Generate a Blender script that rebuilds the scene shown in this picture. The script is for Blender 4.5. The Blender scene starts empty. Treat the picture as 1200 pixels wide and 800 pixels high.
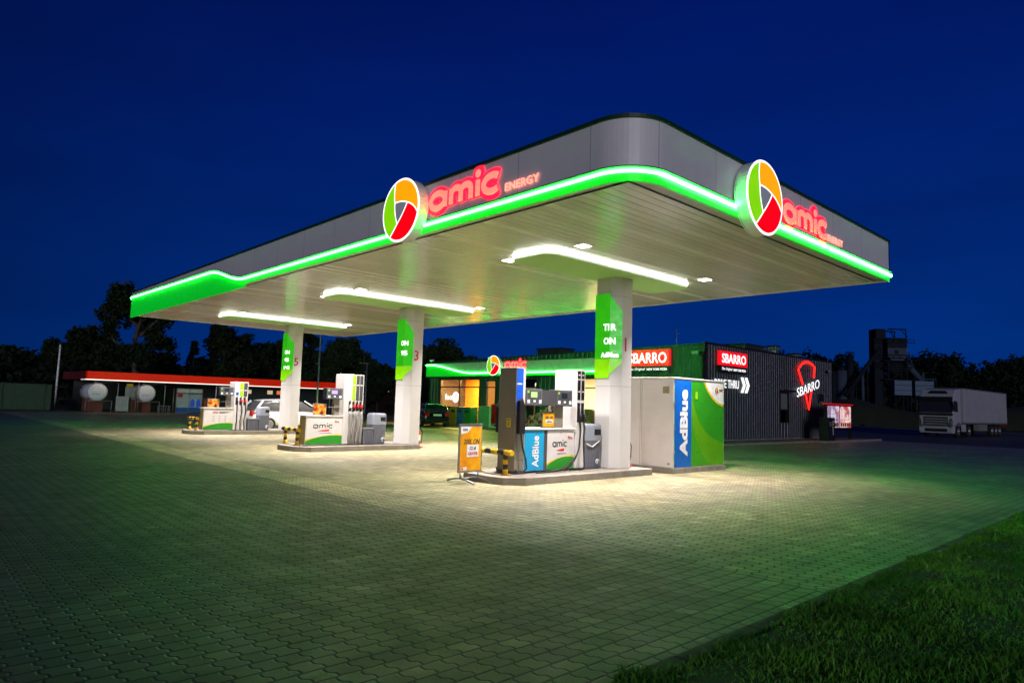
import bpy, bmesh, math, random
import numpy as np
from mathutils import Matrix, Vector
S = bpy.context.scene
COL = S.collection
rnd = random.Random(7)
R = math.radians

# ------------------------------------------------------------------ materials
def lin(h):
    if not isinstance(h, str): return tuple(h) + (1,)
    c = [int(h[i:i + 2], 16) / 255 for i in (0, 2, 4)]
    return tuple(x / 12.92 if x < .04045 else ((x + .055) / 1.055) ** 2.4 for x in c) + (1,)

class NT:
    def __init__(s, tree): s.t = tree
    def n(s, typ, **kw):
        x = s.t.nodes.new(typ)
        for k, v in kw.items(): setattr(x, k, v)
        return x
    def l(s, a, b): s.t.links.new(a, b)
    def m(s, op, a, b=None, c=None, clamp=False):
        x = s.n('ShaderNodeMath', operation=op, use_clamp=clamp)
        for i, v in enumerate((a, b, c)):
            if v is None: continue
            if isinstance(v, (int, float)): x.inputs[i].default_value = v
            else: s.l(v, x.inputs[i])
        return x.outputs[0]
    def mapr(s, v, a, b, c, d, smooth=False):
        x = s.n('ShaderNodeMapRange', interpolation_type='SMOOTHSTEP' if smooth else 'LINEAR')
        s.l(v, x.inputs[0])
        for i, q in enumerate((a, b, c, d)): x.inputs[i + 1].default_value = q
        return x.outputs[0]
    def mix(s, f, a, b, mode='MIX'):
        x = s.n('ShaderNodeMix', data_type='RGBA', blend_type=mode)
        for sock, v in ((x.inputs[0], f), (x.inputs[6], a), (x.inputs[7], b)):
            if isinstance(v, (int, float)): sock.default_value = v
            elif isinstance(v, tuple): sock.default_value = v
            else: s.l(v, sock)
        return x.outputs[2]
    def noise(s, co, scale, detail=4, rough=.6):
        x = s.n('ShaderNodeTexNoise')
        if co is not None: s.l(co, x.inputs['Vector'])
        x.inputs['Scale'].default_value = scale; x.inputs['Detail'].default_value = detail
        x.inputs['Roughness'].default_value = rough
        return x.outputs['Fac']

def newmat(name):
    m = bpy.data.materials.new(name); m.use_nodes = True
    t = m.node_tree; t.nodes.clear(); g = NT(t)
    out = g.n('ShaderNodeOutputMaterial'); b = g.n('ShaderNodeBsdfPrincipled')
    g.l(b.outputs[0], out.inputs[0])
    return m, g, b, out

def mat(name, col, rough=.5, metal=0., var=.12, vscale=3., bump=0., bscale=60., emit=None, estr=0., grime=0., seam=None, coat=0., spec=.5, alpha=1.):
    m, g, b, out = newmat(name)
    co = g.n('ShaderNodeTexCoord').outputs['Object']
    c = lin(col)
    n1 = g.noise(co, vscale, 5)
    lo = tuple(x * (1 - var) for x in c[:3]) + (1,); hi = tuple(min(1, x * (1 + var)) for x in c[:3]) + (1,)
    f = g.mapr(n1, .3, .7, 0, 1)
    base = g.mix(f, lo, hi)
    if grime:
        n2 = g.noise(co, vscale * .37, 6, .7)
        base = g.mix(g.mapr(n2, .5, .75, 0, grime), base, (.05, .045, .035, 1))
    if seam:                                  # thin panel joints: (axis, period, width)
        sp = g.n('ShaderNodeSeparateXYZ'); g.l(co, sp.inputs[0])
        q = g.m('FRACT', g.m('DIVIDE', sp.outputs[seam[0]], seam[1]))
        base = g.mix(g.m('LESS_THAN', q, seam[2] / seam[1]), base, tuple(x * .45 for x in c[:3]) + (1,))
    g.l(base, b.inputs['Base Color'])
    rr = g.mapr(g.noise(co, vscale * 2.3, 4), .3, .7, max(.02, rough - .1), min(1, rough + .1)); g.l(rr, b.inputs['Roughness'])
    b.inputs['Metallic'].default_value = metal
    b.inputs['Specular IOR Level'].default_value = spec
    b.inputs['Coat Weight'].default_value = coat
    if bump:
        bp = g.n('ShaderNodeBump'); bp.inputs['Strength'].default_value = bump; bp.inputs['Distance'].default_value = .01
        g.l(g.noise(co, bscale, 3), bp.inputs['Height']); g.l(bp.outputs[0], b.inputs['Normal'])
    if emit is not None:
        b.inputs['Emission Color'].default_value = lin(emit); b.inputs['Emission Strength'].default_value = estr
    return m

def emis(name, col, strength, base=.5):
    m, g, b, out = newmat(name)
    c = lin(col)
    b.inputs['Base Color'].default_value = tuple(x * base for x in c[:3]) + (1,)
    co = g.n('ShaderNodeTexCoord').outputs['Object']
    k = g.mapr(g.noise(co, 4., 2), .3, .7, strength * .94, strength * 1.06)
    b.inputs['Emission Color'].default_value = c; g.l(k, b.inputs['Emission Strength'])
    b.inputs['Roughness'].default_value = .3
    return m

def glass(name, tint=(.9, .95, .92, 1), rough=.02, fac=.12):
    m, g, b, out = newmat(name)
    g.t.nodes.remove(b)
    tr = g.n('ShaderNodeBsdfTransparent'); tr.inputs[0].default_value = tint
    gl = g.n('ShaderNodeBsdfGlossy'); gl.inputs['Roughness'].default_value = rough
    lw = g.n('ShaderNodeLayerWeight'); lw.inputs[0].default_value = .5
    mx = g.n('ShaderNodeMixShader'); g.l(g.m('ADD', g.m('MULTIPLY', g.m('POWER', lw.outputs['Facing'], 4.), .4), fac * .3, clamp=True), mx.inputs[0])
    g.l(tr.outputs[0], mx.inputs[1]); g.l(gl.outputs[0], mx.inputs[2]); g.l(mx.outputs[0], out.inputs[0])
    return m

def paver_mat():
    m, g, b, out = newmat('interlocking_pavers')
    co = g.n('ShaderNodeTexCoord').outputs['Object']
    sp = g.n('ShaderNodeSeparateXYZ'); g.l(co, sp.inputs[0]); x, y = sp.outputs[0], sp.outputs[1]
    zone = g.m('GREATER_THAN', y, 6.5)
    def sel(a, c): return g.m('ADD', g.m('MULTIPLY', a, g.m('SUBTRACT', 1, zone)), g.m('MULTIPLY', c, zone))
    X = sel(x, y); Y = sel(y, x)
    wob = g.m('MULTIPLY', g.m('SUBTRACT', g.noise(co, 9., 2), .5), .012)
    X = g.m('ADD', X, wob); Y = g.m('ADD', Y, wob)
    L, H = .166, .162
    t = g.m('FRACT', g.m('DIVIDE', X, L))
    tri = g.m('SUBTRACT', g.m('MULTIPLY', g.m('ABSOLUTE', g.m('SUBTRACT', t, .5)), 4), 1)
    trap = g.m('MAXIMUM', g.m('MINIMUM', g.m('MULTIPLY', tri, 2.3), 1), -1)
    v = g.m('DIVIDE', g.m('ADD', Y, g.m('MULTIPLY', trap, .019)), H)
    row = g.m('FLOOR', v); fv = g.m('FRACT', v)
    odd = g.m('ADD', g.m('MULTIPLY', row, .0), .27)
    u = g.m('ADD', g.m('DIVIDE', X, L), odd); fu = g.m('FRACT', u)
    dv = g.m('MULTIPLY', g.m('MINIMUM', fv, g.m('SUBTRACT', 1, fv)), H)
    du = g.m('MULTIPLY', g.m('MINIMUM', fu, g.m('SUBTRACT', 1, fu)), L)
    d = g.m('MINIMUM', dv, du)
    seamd = g.m('ABSOLUTE', g.m('SUBTRACT', y, 6.5)); d = g.m('MINIMUM', d, seamd)
    body = g.mapr(d, .0035, .0125, 0, 1, True)
    cv = g.n('ShaderNodeCombineXYZ'); g.l(row, cv.inputs[0]); g.l(g.m('FLOOR', u), cv.inputs[1]); g.l(zone, cv.inputs[2])
    wn = g.n('ShaderNodeTexWhiteNoise', noise_dimensions='3D'); g.l(cv.outputs[0], wn.inputs[0])
    cell = wn.outputs['Value']
    tone = g.mapr(cell, 0, 1, .78, 1.14)
    stain = g.mapr(g.noise(co, .35, 6, .65), .34, .66, .62, 1.12)
    fine = g.mapr(g.noise(co, 55., 3), .3, .7, .82, 1.12)
    tn = g.m('MULTIPLY', g.m('MULTIPLY', tone, stain), fine)
    tn = g.m('MULTIPLY', tn, g.m('ADD', 1, g.m('MULTIPLY', g.m('GREATER_THAN', cell, .97), .28)))   # odd replaced blocks
    spots = g.mapr(g.noise(co, 1.7, 3), .6, .72, 1, .62)
    tn = g.m('MULTIPLY', tn, spots)
    tn = g.m('MULTIPLY', tn, g.m('ADD', .55, g.m('MULTIPLY', zone, .48)))     # two block fields; near one darkened further to paint in light falloff
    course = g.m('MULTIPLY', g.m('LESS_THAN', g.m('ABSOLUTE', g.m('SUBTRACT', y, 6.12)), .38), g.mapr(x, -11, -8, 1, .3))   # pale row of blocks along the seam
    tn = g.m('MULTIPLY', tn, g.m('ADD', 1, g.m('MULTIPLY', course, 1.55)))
    mp = g.n('ShaderNodeMapping'); g.l(co, mp.inputs[0]); mp.inputs['Scale'].default_value = (1.1, .12, 1)                     # tyre lanes between the islands
    lanes = g.mapr(g.noise(mp.outputs[0], 1.0, 5, .7), .48, .7, 1, .7); tn = g.m('MULTIPLY', tn, lanes)
    oil = g.mapr(g.noise(co, 1.1, 7, .75), .6, .7, 1, .42); tn = g.m('MULTIPLY', tn, oil)
    hsv = g.n('ShaderNodeHueSaturation'); hsv.inputs['Color'].default_value = (.39, .343, .18, 1); g.l(tn, hsv.inputs['Value'])
    base = g.mix(body, (.007, .008, .004, 1), hsv.outputs[0])
    g.l(base, b.inputs['Base Color'])
    g.l(g.mapr(g.noise(co, 3., 4), .3, .7, .42, .66), b.inputs['Roughness'])
    h = g.m('ADD', g.mapr(d, .002, .016, 0, 1, True), g.m('MULTIPLY', cell, .35))
    h = g.m('ADD', h, g.m('MULTIPLY', g.noise(co, 70., 3), .3))
    bp = g.n('ShaderNodeBump'); bp.inputs['Strength'].default_value = .8; bp.inputs['Distance'].default_value = .008
    g.l(h, bp.inputs['Height']); g.l(bp.outputs[0], b.inputs['Normal'])
    return m

def ground_mat(name, c0, c1, scale, bump=.4, rough=.9):
    m, g, b, out = newmat(name)
    co = g.n('ShaderNodeTexCoord').outputs['Object']
    f = g.mapr(g.noise(co, scale, 8, .65), .3, .7, 0, 1)
    f2 = g.mapr(g.noise(co, scale * 12, 4, .6), .3, .7, .75, 1.2)
    hs = g.n('ShaderNodeHueSaturation'); g.l(g.mix(f, lin(c0), lin(c1)), hs.inputs['Color']); g.l(f2, hs.inputs['Value'])
    g.l(hs.outputs[0], b.inputs['Base Color']); b.inputs['Roughness'].default_value = rough
    bp = g.n('ShaderNodeBump'); bp.inputs['Strength'].default_value = bump; bp.inputs['Distance'].default_value = .02
    g.l(g.noise(co, scale * 25, 5), bp.inputs['Height']); g.l(bp.outputs[0], b.inputs['Normal'])
    return m

def soffit_mat():
    m, g, b, out = newmat('soffit_planks')
    co = g.n('ShaderNodeTexCoord').outputs['Object']
    sp = g.n('ShaderNodeSeparateXYZ'); g.l(co, sp.inputs[0])
    pid = g.m('FLOOR', g.m('DIVIDE', sp.outputs[0], .2))
    wn = g.n('ShaderNodeTexWhiteNoise', noise_dimensions='1D'); g.l(pid, wn.inputs['W'])
    v = g.mapr(wn.outputs['Value'], 0, 1, .95, 1.03)
    dirt = g.mapr(g.noise(co, .8, 5), .35, .7, 1.0, .93)
    hs = g.n('ShaderNodeHueSaturation'); hs.inputs['Color'].default_value = (.90, .87, .79, 1); g.l(g.m('MULTIPLY', v, dirt), hs.inputs['Value'])
    g.l(hs.outputs[0], b.inputs['Base Color'])
    b.inputs['Metallic'].default_value = .1
    g.l(g.mapr(wn.outputs['Value'], 0, 1, .16, .3), b.inputs['Roughness']); b.inputs['Coat Weight'].default_value = .5; b.inputs['Coat Roughness'].default_value = .14
    w = g.m('SINE', g.m('MULTIPLY', sp.outputs[0], 2 * math.pi / .1))
    lw = g.noise(co, 1.3, 2)
    bp = g.n('ShaderNodeBump'); bp.inputs['Strength'].default_value = .3; bp.inputs['Distance'].default_value = .003
    g.l(g.m('ADD', w, g.m('MULTIPLY', lw, 3)), bp.inputs['Height']); g.l(bp.outputs[0], b.inputs['Normal'])
    return m

def leaf_mat(name, c0, c1):
    m, g, b, out = newmat(name)
    co = g.n('ShaderNodeTexCoord').outputs['Object']
    g.l(g.mix(g.mapr(g.noise(co, 1.1, 4), .35, .65, 0, 1), c0 + (1,), c1 + (1,)), b.inputs['Base Color'])
    b.inputs['Roughness'].default_value = .7; b.inputs['Specular IOR Level'].default_value = .08
    return m

def poster_mat(name, cols, scale=4., seed=0., emit=0.):
    """blotchy printed picture"""
    m, g, b, out = newmat(name)
    co = g.n('ShaderNodeTexCoord').outputs['Object']
    mp = g.n('ShaderNodeMapping'); g.l(co, mp.inputs[0]); mp.inputs['Location'].default_value = (seed, seed * 1.7, seed * .6)
    vr = g.n('ShaderNodeTexNoise'); g.l(mp.outputs[0], vr.inputs['Vector']); vr.inputs['Scale'].default_value = scale; vr.inputs['Detail'].default_value = 3
    rp = g.n('ShaderNodeValToRGB'); g.l(vr.outputs['Fac'], rp.inputs[0])
    e = rp.color_ramp.elements; e[0].position = .3; e[1].position = .72
    e[0].color = lin(cols[0]); e[1].color = lin(cols[-1])
    for i, c in enumerate(cols[1:-1]):
        q = e.new(.3 + .42 * (i + 1) / (len(cols) - 1)); q.color = lin(c)
    g.l(rp.outputs[0], b.inputs['Base Color']); b.inputs['Roughness'].default_value = .35
    if emit: g.l(rp.outputs[0], b.inputs['Emission Color']); b.inputs['Emission Strength'].default_value = emit
    return m

# ------------------------------------------------------------------ mesh helpers
class MB:
    def __init__(s): s.v = []; s.f = []; s.mi = []; s.cur = 0; s.sm = []; s.smooth = False
    def face(s, idx): s.f.append(idx); s.mi.append(s.cur); s.sm.append(s.smooth)
    def box(s, x0, x1, y0, y1, z0, z1):
        if x0 > x1: x0, x1 = x1, x0
        if y0 > y1: y0, y1 = y1, y0
        if z0 > z1: z0, z1 = z1, z0
        b = len(s.v)
        s.v += [(x0, y0, z0), (x1, y0, z0), (x1, y1, z0), (x0, y1, z0), (x0, y0, z1), (x1, y0, z1), (x1, y1, z1), (x0, y1, z1)]
        for q in ((0, 3, 2, 1), (4, 5, 6, 7), (0, 1, 5, 4), (1, 2, 6, 5), (2, 3, 7, 6), (3, 0, 4, 7)): s.face([b + i for i in q])
        return s
    def fbox(s, fr, a0, a1, b0, b1, d0, d1):
        p, q = fr(a0, b0, d0), fr(a1, b1, d1)
        return s.box(p[0], q[0], p[1], q[1], p[2], q[2])
    def prism(s, pts, fr, d0, d1):
        n = len(pts); b = len(s.v)
        s.v += [fr(p[0], p[1], d0) for p in pts] + [fr(p[0], p[1], d1) for p in pts]
        s.face([b + n + i for i in range(n)]); s.face([b + i for i in reversed(range(n))])
        for i in range(n):
            j = (i + 1) % n; s.face([b + i, b + j, b + n + j, b + n + i])
        return s
    def rings(s, rs, cap=True, closed=True):
        n = len(rs[0]); b = len(s.v)
        for r in rs: s.v += [tuple(p) for p in r]
        for k in range(len(rs) - 1):
            for i in range(n if closed else n - 1):
                j = (i + 1) % n
                s.face([b + k * n + i, b + k * n + j, b + (k + 1) * n + j, b + (k + 1) * n + i])
        if cap and closed:
            s.face([b + i for i in reversed(range(n))]); s.face([b + (len(rs) - 1) * n + i for i in range(n)])
        return s
    def tube(s, pts, r, n=8, flat=None, closed=False):
        """sweep; r scalar or list; flat=(axis, k) squashes along an axis"""
        old = s.smooth; s.smooth = True
        P = [Vector(p) for p in pts]; N = len(P); rs = []
        up = None
        for i in range(N):
            if closed: t = P[(i + 1) % N] - P[i - 1]
            else: t = P[min(i + 1, N - 1)] - P[max(i - 1, 0)]
            if t.length < 1e-9: t = Vector((0, 0, 1))
            t.normalize()
            if up is None:
                up = Vector((0, 0, 1)) if abs(t.z) < .9 else Vector((1, 0, 0))
            sd = t.cross(up)
            if sd.length < 1e-6: up = Vector((1, 0, 0)) if abs(t.x) < .9 else Vector((0, 1, 0)); sd = t.cross(up)
            sd.normalize(); up = sd.cross(t).normalized()
            rr = r[i] if isinstance(r, (list, tuple)) else r
            ring = []
            for k in range(n):
                a = 2 * math.pi * k / n
                o = (sd * math.cos(a) + up * math.sin(a)) * rr
                if flat: o[flat[0]] *= flat[1]
                ring.append(P[i] + o)
            rs.append(ring)
        if closed: rs.append(rs[0])
        s.rings(rs, cap=not closed); s.smooth = old
        return s
    def cyl(s, p0, p1, r0, r1=None, n=16):
        old = s.smooth
        P0, P1 = Vector(p0), Vector(p1); t = (P1 - P0).normalized()
        up = Vector((0, 0, 1)) if abs(t.z) < .9 else Vector((1, 0, 0))
        sd = t.cross(up).normalized(); up = sd.cross(t)
        r1 = r0 if r1 is None else r1
        mk = lambda P, r: [P + (sd * math.cos(2 * math.pi * k / n) + up * math.sin(2 * math.pi * k / n)) * r for k in range(n)]
        b = len(s.v); s.v += [tuple(q) for q in mk(P0, r0)] + [tuple(q) for q in mk(P1, r1)]
        s.smooth = True
        for i in range(n):
            j = (i + 1) % n; s.face([b + i, b + j, b + n + j, b + n + i])
        s.smooth = False
        s.face([b + i for i in reversed(range(n))]); s.face([b + n + i for i in range(n)])
        s.smooth = old
        return s
    def ball(s, c, r, n=10, m=6, sc=(1, 1, 1)):
        rs = []
        for k in range(m + 1):
            ph = math.pi * (k / m) - math.pi / 2; q = max(1e-3, math.cos(ph))
            rs.append([(c[0] + r * sc[0] * q * math.cos(2 * math.pi * i / n), c[1] + r * sc[1] * q * math.sin(2 * math.pi * i / n), c[2] + r * sc[2] * math.sin(ph)) for i in range(n)])
        old = s.smooth; s.smooth = True; s.rings(rs); s.smooth = old
        return s
    def build(s, name, mats, parent=None, bevel=0, subsurf=0, seg=2):
        me = bpy.data.meshes.new(name); me.from_pydata(s.v, [], s.f)
        ms = mats if isinstance(mats, (list, tuple)) else [mats]
        for q in ms: me.materials.append(q)
        me.polygons.foreach_set('material_index', s.mi); me.polygons.foreach_set('use_smooth', s.sm)
        me.update()
        bm = bmesh.new(); bm.from_mesh(me); bmesh.ops.recalc_face_normals(bm, faces=bm.faces); bm.to_mesh(me); bm.free()
        o = bpy.data.objects.new(name, me); COL.objects.link(o)
        if parent is not None: o.parent = parent
        if bevel:
            md = o.modifiers.new('Bevel', 'BEVEL'); md.width = bevel; md.segments = seg; md.limit_method = 'ANGLE'; md.angle_limit = R(40)
        if subsurf:
            md = o.modifiers.new('Sub', 'SUBSURF'); md.levels = subsurf; md.render_levels = subsurf
        return o

def frame(kind, o=(0, 0, 0)):
    if kind == 'R': return lambda a, b, d: (o[0] + d, o[1] + a, o[2] + b)      # faces +X
    if kind == 'F': return lambda a, b, d: (o[0] + a, o[1] - d, o[2] + b)      # faces -Y
    if kind == 'L': return lambda a, b, d: (o[0] - d, o[1] - a, o[2] + b)      # faces -X
    return lambda a, b, d: (o[0] - a, o[1] + d, o[2] + b)                       # 'B' faces +Y

def tag(o, label=None, cat=None, group=None, kind=None):
    if label: o['label'] = label
    if cat: o['category'] = cat
    if group: o['group'] = group
    if kind: o['kind'] = kind
    return o
def thing(name, label, cat, loc=(0, 0, 0), rz=0, group=None):
    o = bpy.data.objects.new(name, None); COL.objects.link(o); o.location = loc; o.rotation_euler = (0, 0, rz); o.empty_display_size = .2
    return tag(o, label, cat, group)
def kids(o): return [c for c in bpy.data.objects if c.parent == o]
def dup(root, loc, rz=None, label=None, group=None):
    r = root.copy(); COL.objects.link(r); r.location = loc
    if rz is not None: r.rotation_euler = (0, 0, rz)
    if label: r['label'] = label
    if group: r['group'] = group
    for ch in kids(root):
        c = ch.copy(); COL.objects.link(c); c.parent = r
        for g in kids(ch):
            d = g.copy(); COL.objects.link(d); d.parent = c
    return r

def text(s, fr, a, b, d, mt, parent, w=None, h=None, name='lettering', ext=.004, bold=0., rot=False, shear=0., sp=1.):
    cu = bpy.data.curves.new('t', 'FONT'); cu.body = s; cu.size = 1; cu.offset = bold; cu.shear = shear; cu.space_character = sp
    cu.resolution_u = 3
    ob = bpy.data.objects.new('t', cu); COL.objects.link(ob)
    dg = bpy.context.evaluated_depsgraph_get(); dg.update()
    me = bpy.data.meshes.new_from_object(ob.evaluated_get(dg))
    bpy.data.objects.remove(ob); bpy.data.curves.remove(cu)
    n = len(me.vertices); co = np.zeros(n * 3); me.vertices.foreach_get('co', co); co = co.reshape(-1, 3)
    x0, y0 = co[:, 0].min(), co[:, 1].min(); W = co[:, 0].max() - x0; H = co[:, 1].max() - y0
    ky = h / H if h else None; kx = w / W if w else None
    kx = kx or ky; ky = ky or kx
    cx, cy = x0 + W / 2, y0 + H / 2
    mb = MB()
    P = [((p[0] - cx) * kx, (p[1] - cy) * ky) for p in co]
    if rot: P = [(-q, p) for p, q in P]
    polys = [list(p.vertices) for p in me.polygons]
    bm = bmesh.new()
    vs = [bm.verts.new(fr(a + p[0], b + p[1], d)) for p in P]
    for p in polys:
        try: bm.faces.new([vs[i] for i in p])
        except ValueError: pass
    nrm = Vector(fr(0, 0, 1)) - Vector(fr(0, 0, 0))
    if ext:
        r = bmesh.ops.extrude_face_region(bm, geom=list(bm.faces))
        for g in r['geom']:
            if isinstance(g, bmesh.types.BMVert): g.co += nrm * ext
    bmesh.ops.recalc_face_normals(bm, faces=bm.faces)
    bpy.data.meshes.remove(me)
    me = bpy.data.meshes.new(name); bm.to_mesh(me); bm.free(); me.materials.append(mt)
    o = bpy.data.objects.new(name, me); COL.objects.link(o)
    if parent is not None: o.parent = parent
    return o

def arc(cx, cy, r, a0, a1, n=16):
    return [(cx + r * math.cos(R(a0 + (a1 - a0) * i / n)), cy + r * math.sin(R(a0 + (a1 - a0) * i / n))) for i in range(n + 1)]
def bez(p0, p1, p2, n=8):
    return [((1 - t) ** 2 * p0[0] + 2 * t * (1 - t) * p1[0] + t * t * p2[0], (1 - t) ** 2 * p0[1] + 2 * t * (1 - t) * p1[1] + t * t * p2[1]) for t in (i / n for i in range(n + 1))]
def rrect(a0, a1, b0, b1, r, n=5):
    return arc(a1 - r, b0 + r, r, -90, 0, n) + arc(a1 - r, b1 - r, r, 0, 90, n) + arc(a0 + r, b1 - r, r, 90, 180, n) + arc(a0 + r, b0 + r, r, 180, 270, n)

AMIC = [[arc(.42, .5, .42, 0, 360, 20), [(.86, .92), (.86, .06)]],
        [[(1.2, .92), (1.2, .06)], [(1.2, .55)] + arc(1.47, .63, .27, 165, 0, 8) + [(1.74, .06)], [(1.74, .55)] + arc(2.01, .63, .27, 165, 0, 8) + [(2.28, .06)]],
        [[(2.64, .92), (2.64, .06)], [(2.64, 1.26), (2.64, 1.27), (2.64, 1.30), (2.64, 1.33), (2.64, 1.34)]],
        [arc(3.36, .5, .42, 48, 312, 18)]]
def amic(fr, a, b, w, h, r, d, mt, parent, flat=.5, name='letter', one=False):
    kx, ky = w / 3.66, h
    fl_axis = [i for i in range(3) if abs((Vector(fr(0, 0, 1)) - Vector(fr(0, 0, 0)))[i]) > .5][0]
    out = []; mb = MB()
    for L in AMIC:
        if not one: mb = MB()
        for st in L:
            if len(st) == 5: mb.ball(fr(a + st[2][0] * kx, b + (st[2][1] - .04) * ky, d), r * 1.2, 10, 8, tuple(flat if q == fl_axis else 1 for q in range(3)))
            else: mb.tube([fr(a + x * kx, b + y * ky, d) for x, y in st], r, 8, (fl_axis, flat))
        if not one: out.append(mb.build(name, mt, parent))
    if one: out.append(mb.build(name, mt, parent))
    return out
def amic_plate(fr, a, b, w, h, r, d, mt, parent, name='halo_backing'):
    return amic(fr, a, b, w, h, r, d, mt, parent, flat=.12, name=name, one=True)

def roundel(fr, rad, d, M, parent, rim=.07, flat=False):
    """round emblem: three blades round a pale triangle"""
    V1, V2, V3 = (-.34, .29), (.40, .19), (-.15, -.45)
    A1, A2, A3 = 110, -12, 237
    k = rad - rim
    c = lambda P: [(p[0] * k, p[1] * k) for p in P]
    pt = lambda a: (math.cos(R(a)), math.sin(R(a)))
    l1 = bez(V1, (-.42, .62), pt(A1), 6); l2 = bez(V2, (.76, .08), pt(A2), 6); l3 = bez(V3, (-.36, -.68), pt(A3), 6)
    e31 = bez(V3, (-.34, -.08), V1, 5); e12 = bez(V1, (.03, .33), V2, 5); e23 = bez(V2, (.2, -.13), V3, 5)
    green = arc(0, 0, 1, A1, A3, 20) + l3[::-1][1:] + e31[1:] + l1[1:-1]
    orange = arc(0, 0, 1, A2, A1, 20) + l1[::-1][1:] + e12[1:] + l2[1:-1]
    red = arc(0, 0, 1, A3, 360 + A2, 20) + l2[::-1][1:] + e23[1:] + l3[1:-1]
    tri = e12[:-1] + e23[:-1] + e31[:-1]
    t = .004 if flat else .02
    for nm, P, mk in (('green_blade', green, 'green'), ('orange_blade', orange, 'orange'), ('red_blade', red, 'red'), ('centre_triangle', tri, 'tri')):
        mb = MB().prism(c(P), fr, d, d + t); mb.build(nm, M[mk], parent)
    fa = [i for i in range(3) if abs((Vector(fr(0, 0, 1)) - Vector(fr(0, 0, 0)))[i]) > .5][0]
    mb = MB()
    for L in (e31 + l1, e12 + l2, e23 + l3): mb.tube([fr(p[0] * k, p[1] * k, d + t) for p in L], rad * .022, 6, (fa, .4))
    mb.build('dividing_line', M['rim'], parent)
    mb = MB(); mb.tube([fr(p[0] * (k + rim / 2), p[1] * (k + rim / 2), d + t * .5) for p in arc(0, 0, 1, 0, 360, 48)[:-1]], rim * .55, 8, (fa, .5), closed=True)
    mb.build('rim', M['rim'], parent)

SKY_STR, SKY_TINT, SUN_E, SUN_C = 1.0, (.004, .008, .02, 1), 1.0, (.92, .88, 1.)
DL_E, DL_S = 228, 103
# ------------------------------------------------------------------ palette
K = {}
K['white'] = mat('white_panel', (.70, .68, .65), .35, var=.04, grime=.12)
K['offwhite'] = mat('offwhite_enamel', (.62, .60, .56), .4, var=.05)
K['fascia'] = mat('fascia_silver', (.84, .84, .85), .38, .05, var=.03, seam=(0, 1.6, .012))
K['fascia_s'] = mat('fascia_silver_side', (.84, .84, .87), .38, .05, var=.03, seam=(1, 1.6, .012))
K['greenpanel'] = mat('green_fascia_panel', (.012, .42, .02), .35, var=.05, seam=(0, 1.6, .012), emit=(.0, .5, .012), estr=.7)  # emission stands in for tube light falling on the panel
K['greenpanel_s'] = mat('green_fascia_panel_side', (.012, .42, .02), .35, var=.05, seam=(1, 1.6, .012), emit=(.0, .5, .012), estr=.7)
K['greencap'] = mat('dark_green_trim', (.006, .05, .012), .4, var=.1)
K['tube'] = emis('green_led_tube', (.05, 1., .095), 38)
K['tube_end'] = emis('green_led_tube_ends', (.05, 1., .095), 95)
K['led'] = emis('white_led_strip', (1., .98, .92), 11)
K['lens'] = emis('downlight_lens', (1., .94, .84), 40)
K['soffit'] = soffit_mat()
K['softrim'] = mat('soffit_border', (.55, .53, .47), .35, .2, var=.04)
K['mirrorgreen'] = mat('polished_green_panel', (.34, .6, .2), .55, .0, var=.02, spec=.3)
K['column'] = mat('column_cladding', (.62, .61, .59), .42, var=.03, vscale=1.2, grime=.12)
K['joint'] = mat('dark_joint', (.25, .25, .25), .6)
K['green'] = emis('sign_lime', '7fd400', 1.0)
K['orange'] = emis('sign_orange', 'ffa200', 1.05)
K['red'] = emis('sign_red', 'f0000a', 1.1)
K['tri'] = emis('sign_grey', '8d93a0', .45)
K['rim'] = emis('sign_white_rim', 'ffffff', 1.5)
LIT = K
K['p_green'] = mat('print_lime', '6fb81e', .4); K['p_orange'] = mat('print_orange', 'f4a000', .4)
K['p_red'] = mat('print_red', 'd0101a', .4); K['p_grey'] = mat('print_grey', '8a8f98', .4); K['p_white'] = mat('print_white', 'f4f4f2', .4)
PRN = {'green': K['p_green'], 'orange': K['p_orange'], 'red': K['p_red'], 'tri': K['p_grey'], 'rim': K['p_white']}
K['pinkneon'] = emis('red_channel_letter', (1., .19, .135), 1.55)
K['pinksmall'] = emis('red_small_letter', (1., .3, .22), 1.7)
K['redhalo'] = emis('red_letter_glow', (1., .006, .025), 3.4)
K['colgreen'] = mat('column_green_panel', (.03, .5, .01), .35, emit=(.03, .6, .0), estr=.42)
K['collime'] = mat('column_lime_panel', (.22, .62, .0), .35, emit=(.25, .8, .0), estr=.42)
K['whitelit'] = emis('lit_white', (1, 1, 1), 1.25)
K['kerb'] = mat('kerb_concrete', (.25, .225, .185), .85, var=.18, vscale=4, bump=.5, bscale=80, grime=.5)
K['kerbtop'] = mat('island_slab', (.26, .23, .185), .8, var=.15, vscale=3, bump=.3, grime=.4)
K['yellow'] = mat('safety_yellow', (.75, .46, .01), .45, var=.1, grime=.3)
K['black'] = mat('black_paint', (.012, .012, .013), .4, var=.2)
K['rubber'] = mat('black_rubber', (.012, .012, .012), .6, var=.2)
K['hose'] = mat('black_hose', (.02, .02, .02), .5, var=.2)
K['hosegrey'] = mat('grey_hose_sleeve', (.27, .26, .24), .6, var=.1, bump=.5, bscale=40)
K['pumpgrey'] = mat('taupe_steel', (.25, .225, .17), .45, .2, var=.06)
K['steel'] = mat('brushed_steel', (.5, .5, .49), .35, .9, var=.06)
K['galv'] = mat('galvanised_steel', (.34, .35, .36), .5, .7, var=.15, vscale=9)
K['darkgrey'] = mat('dark_grey_plastic', (.06, .062, .068), .45, var=.08, bump=.15)
K['midgrey'] = mat('mid_grey_plastic', (.16, .17, .19), .5, var=.08, bump=.15)
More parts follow.
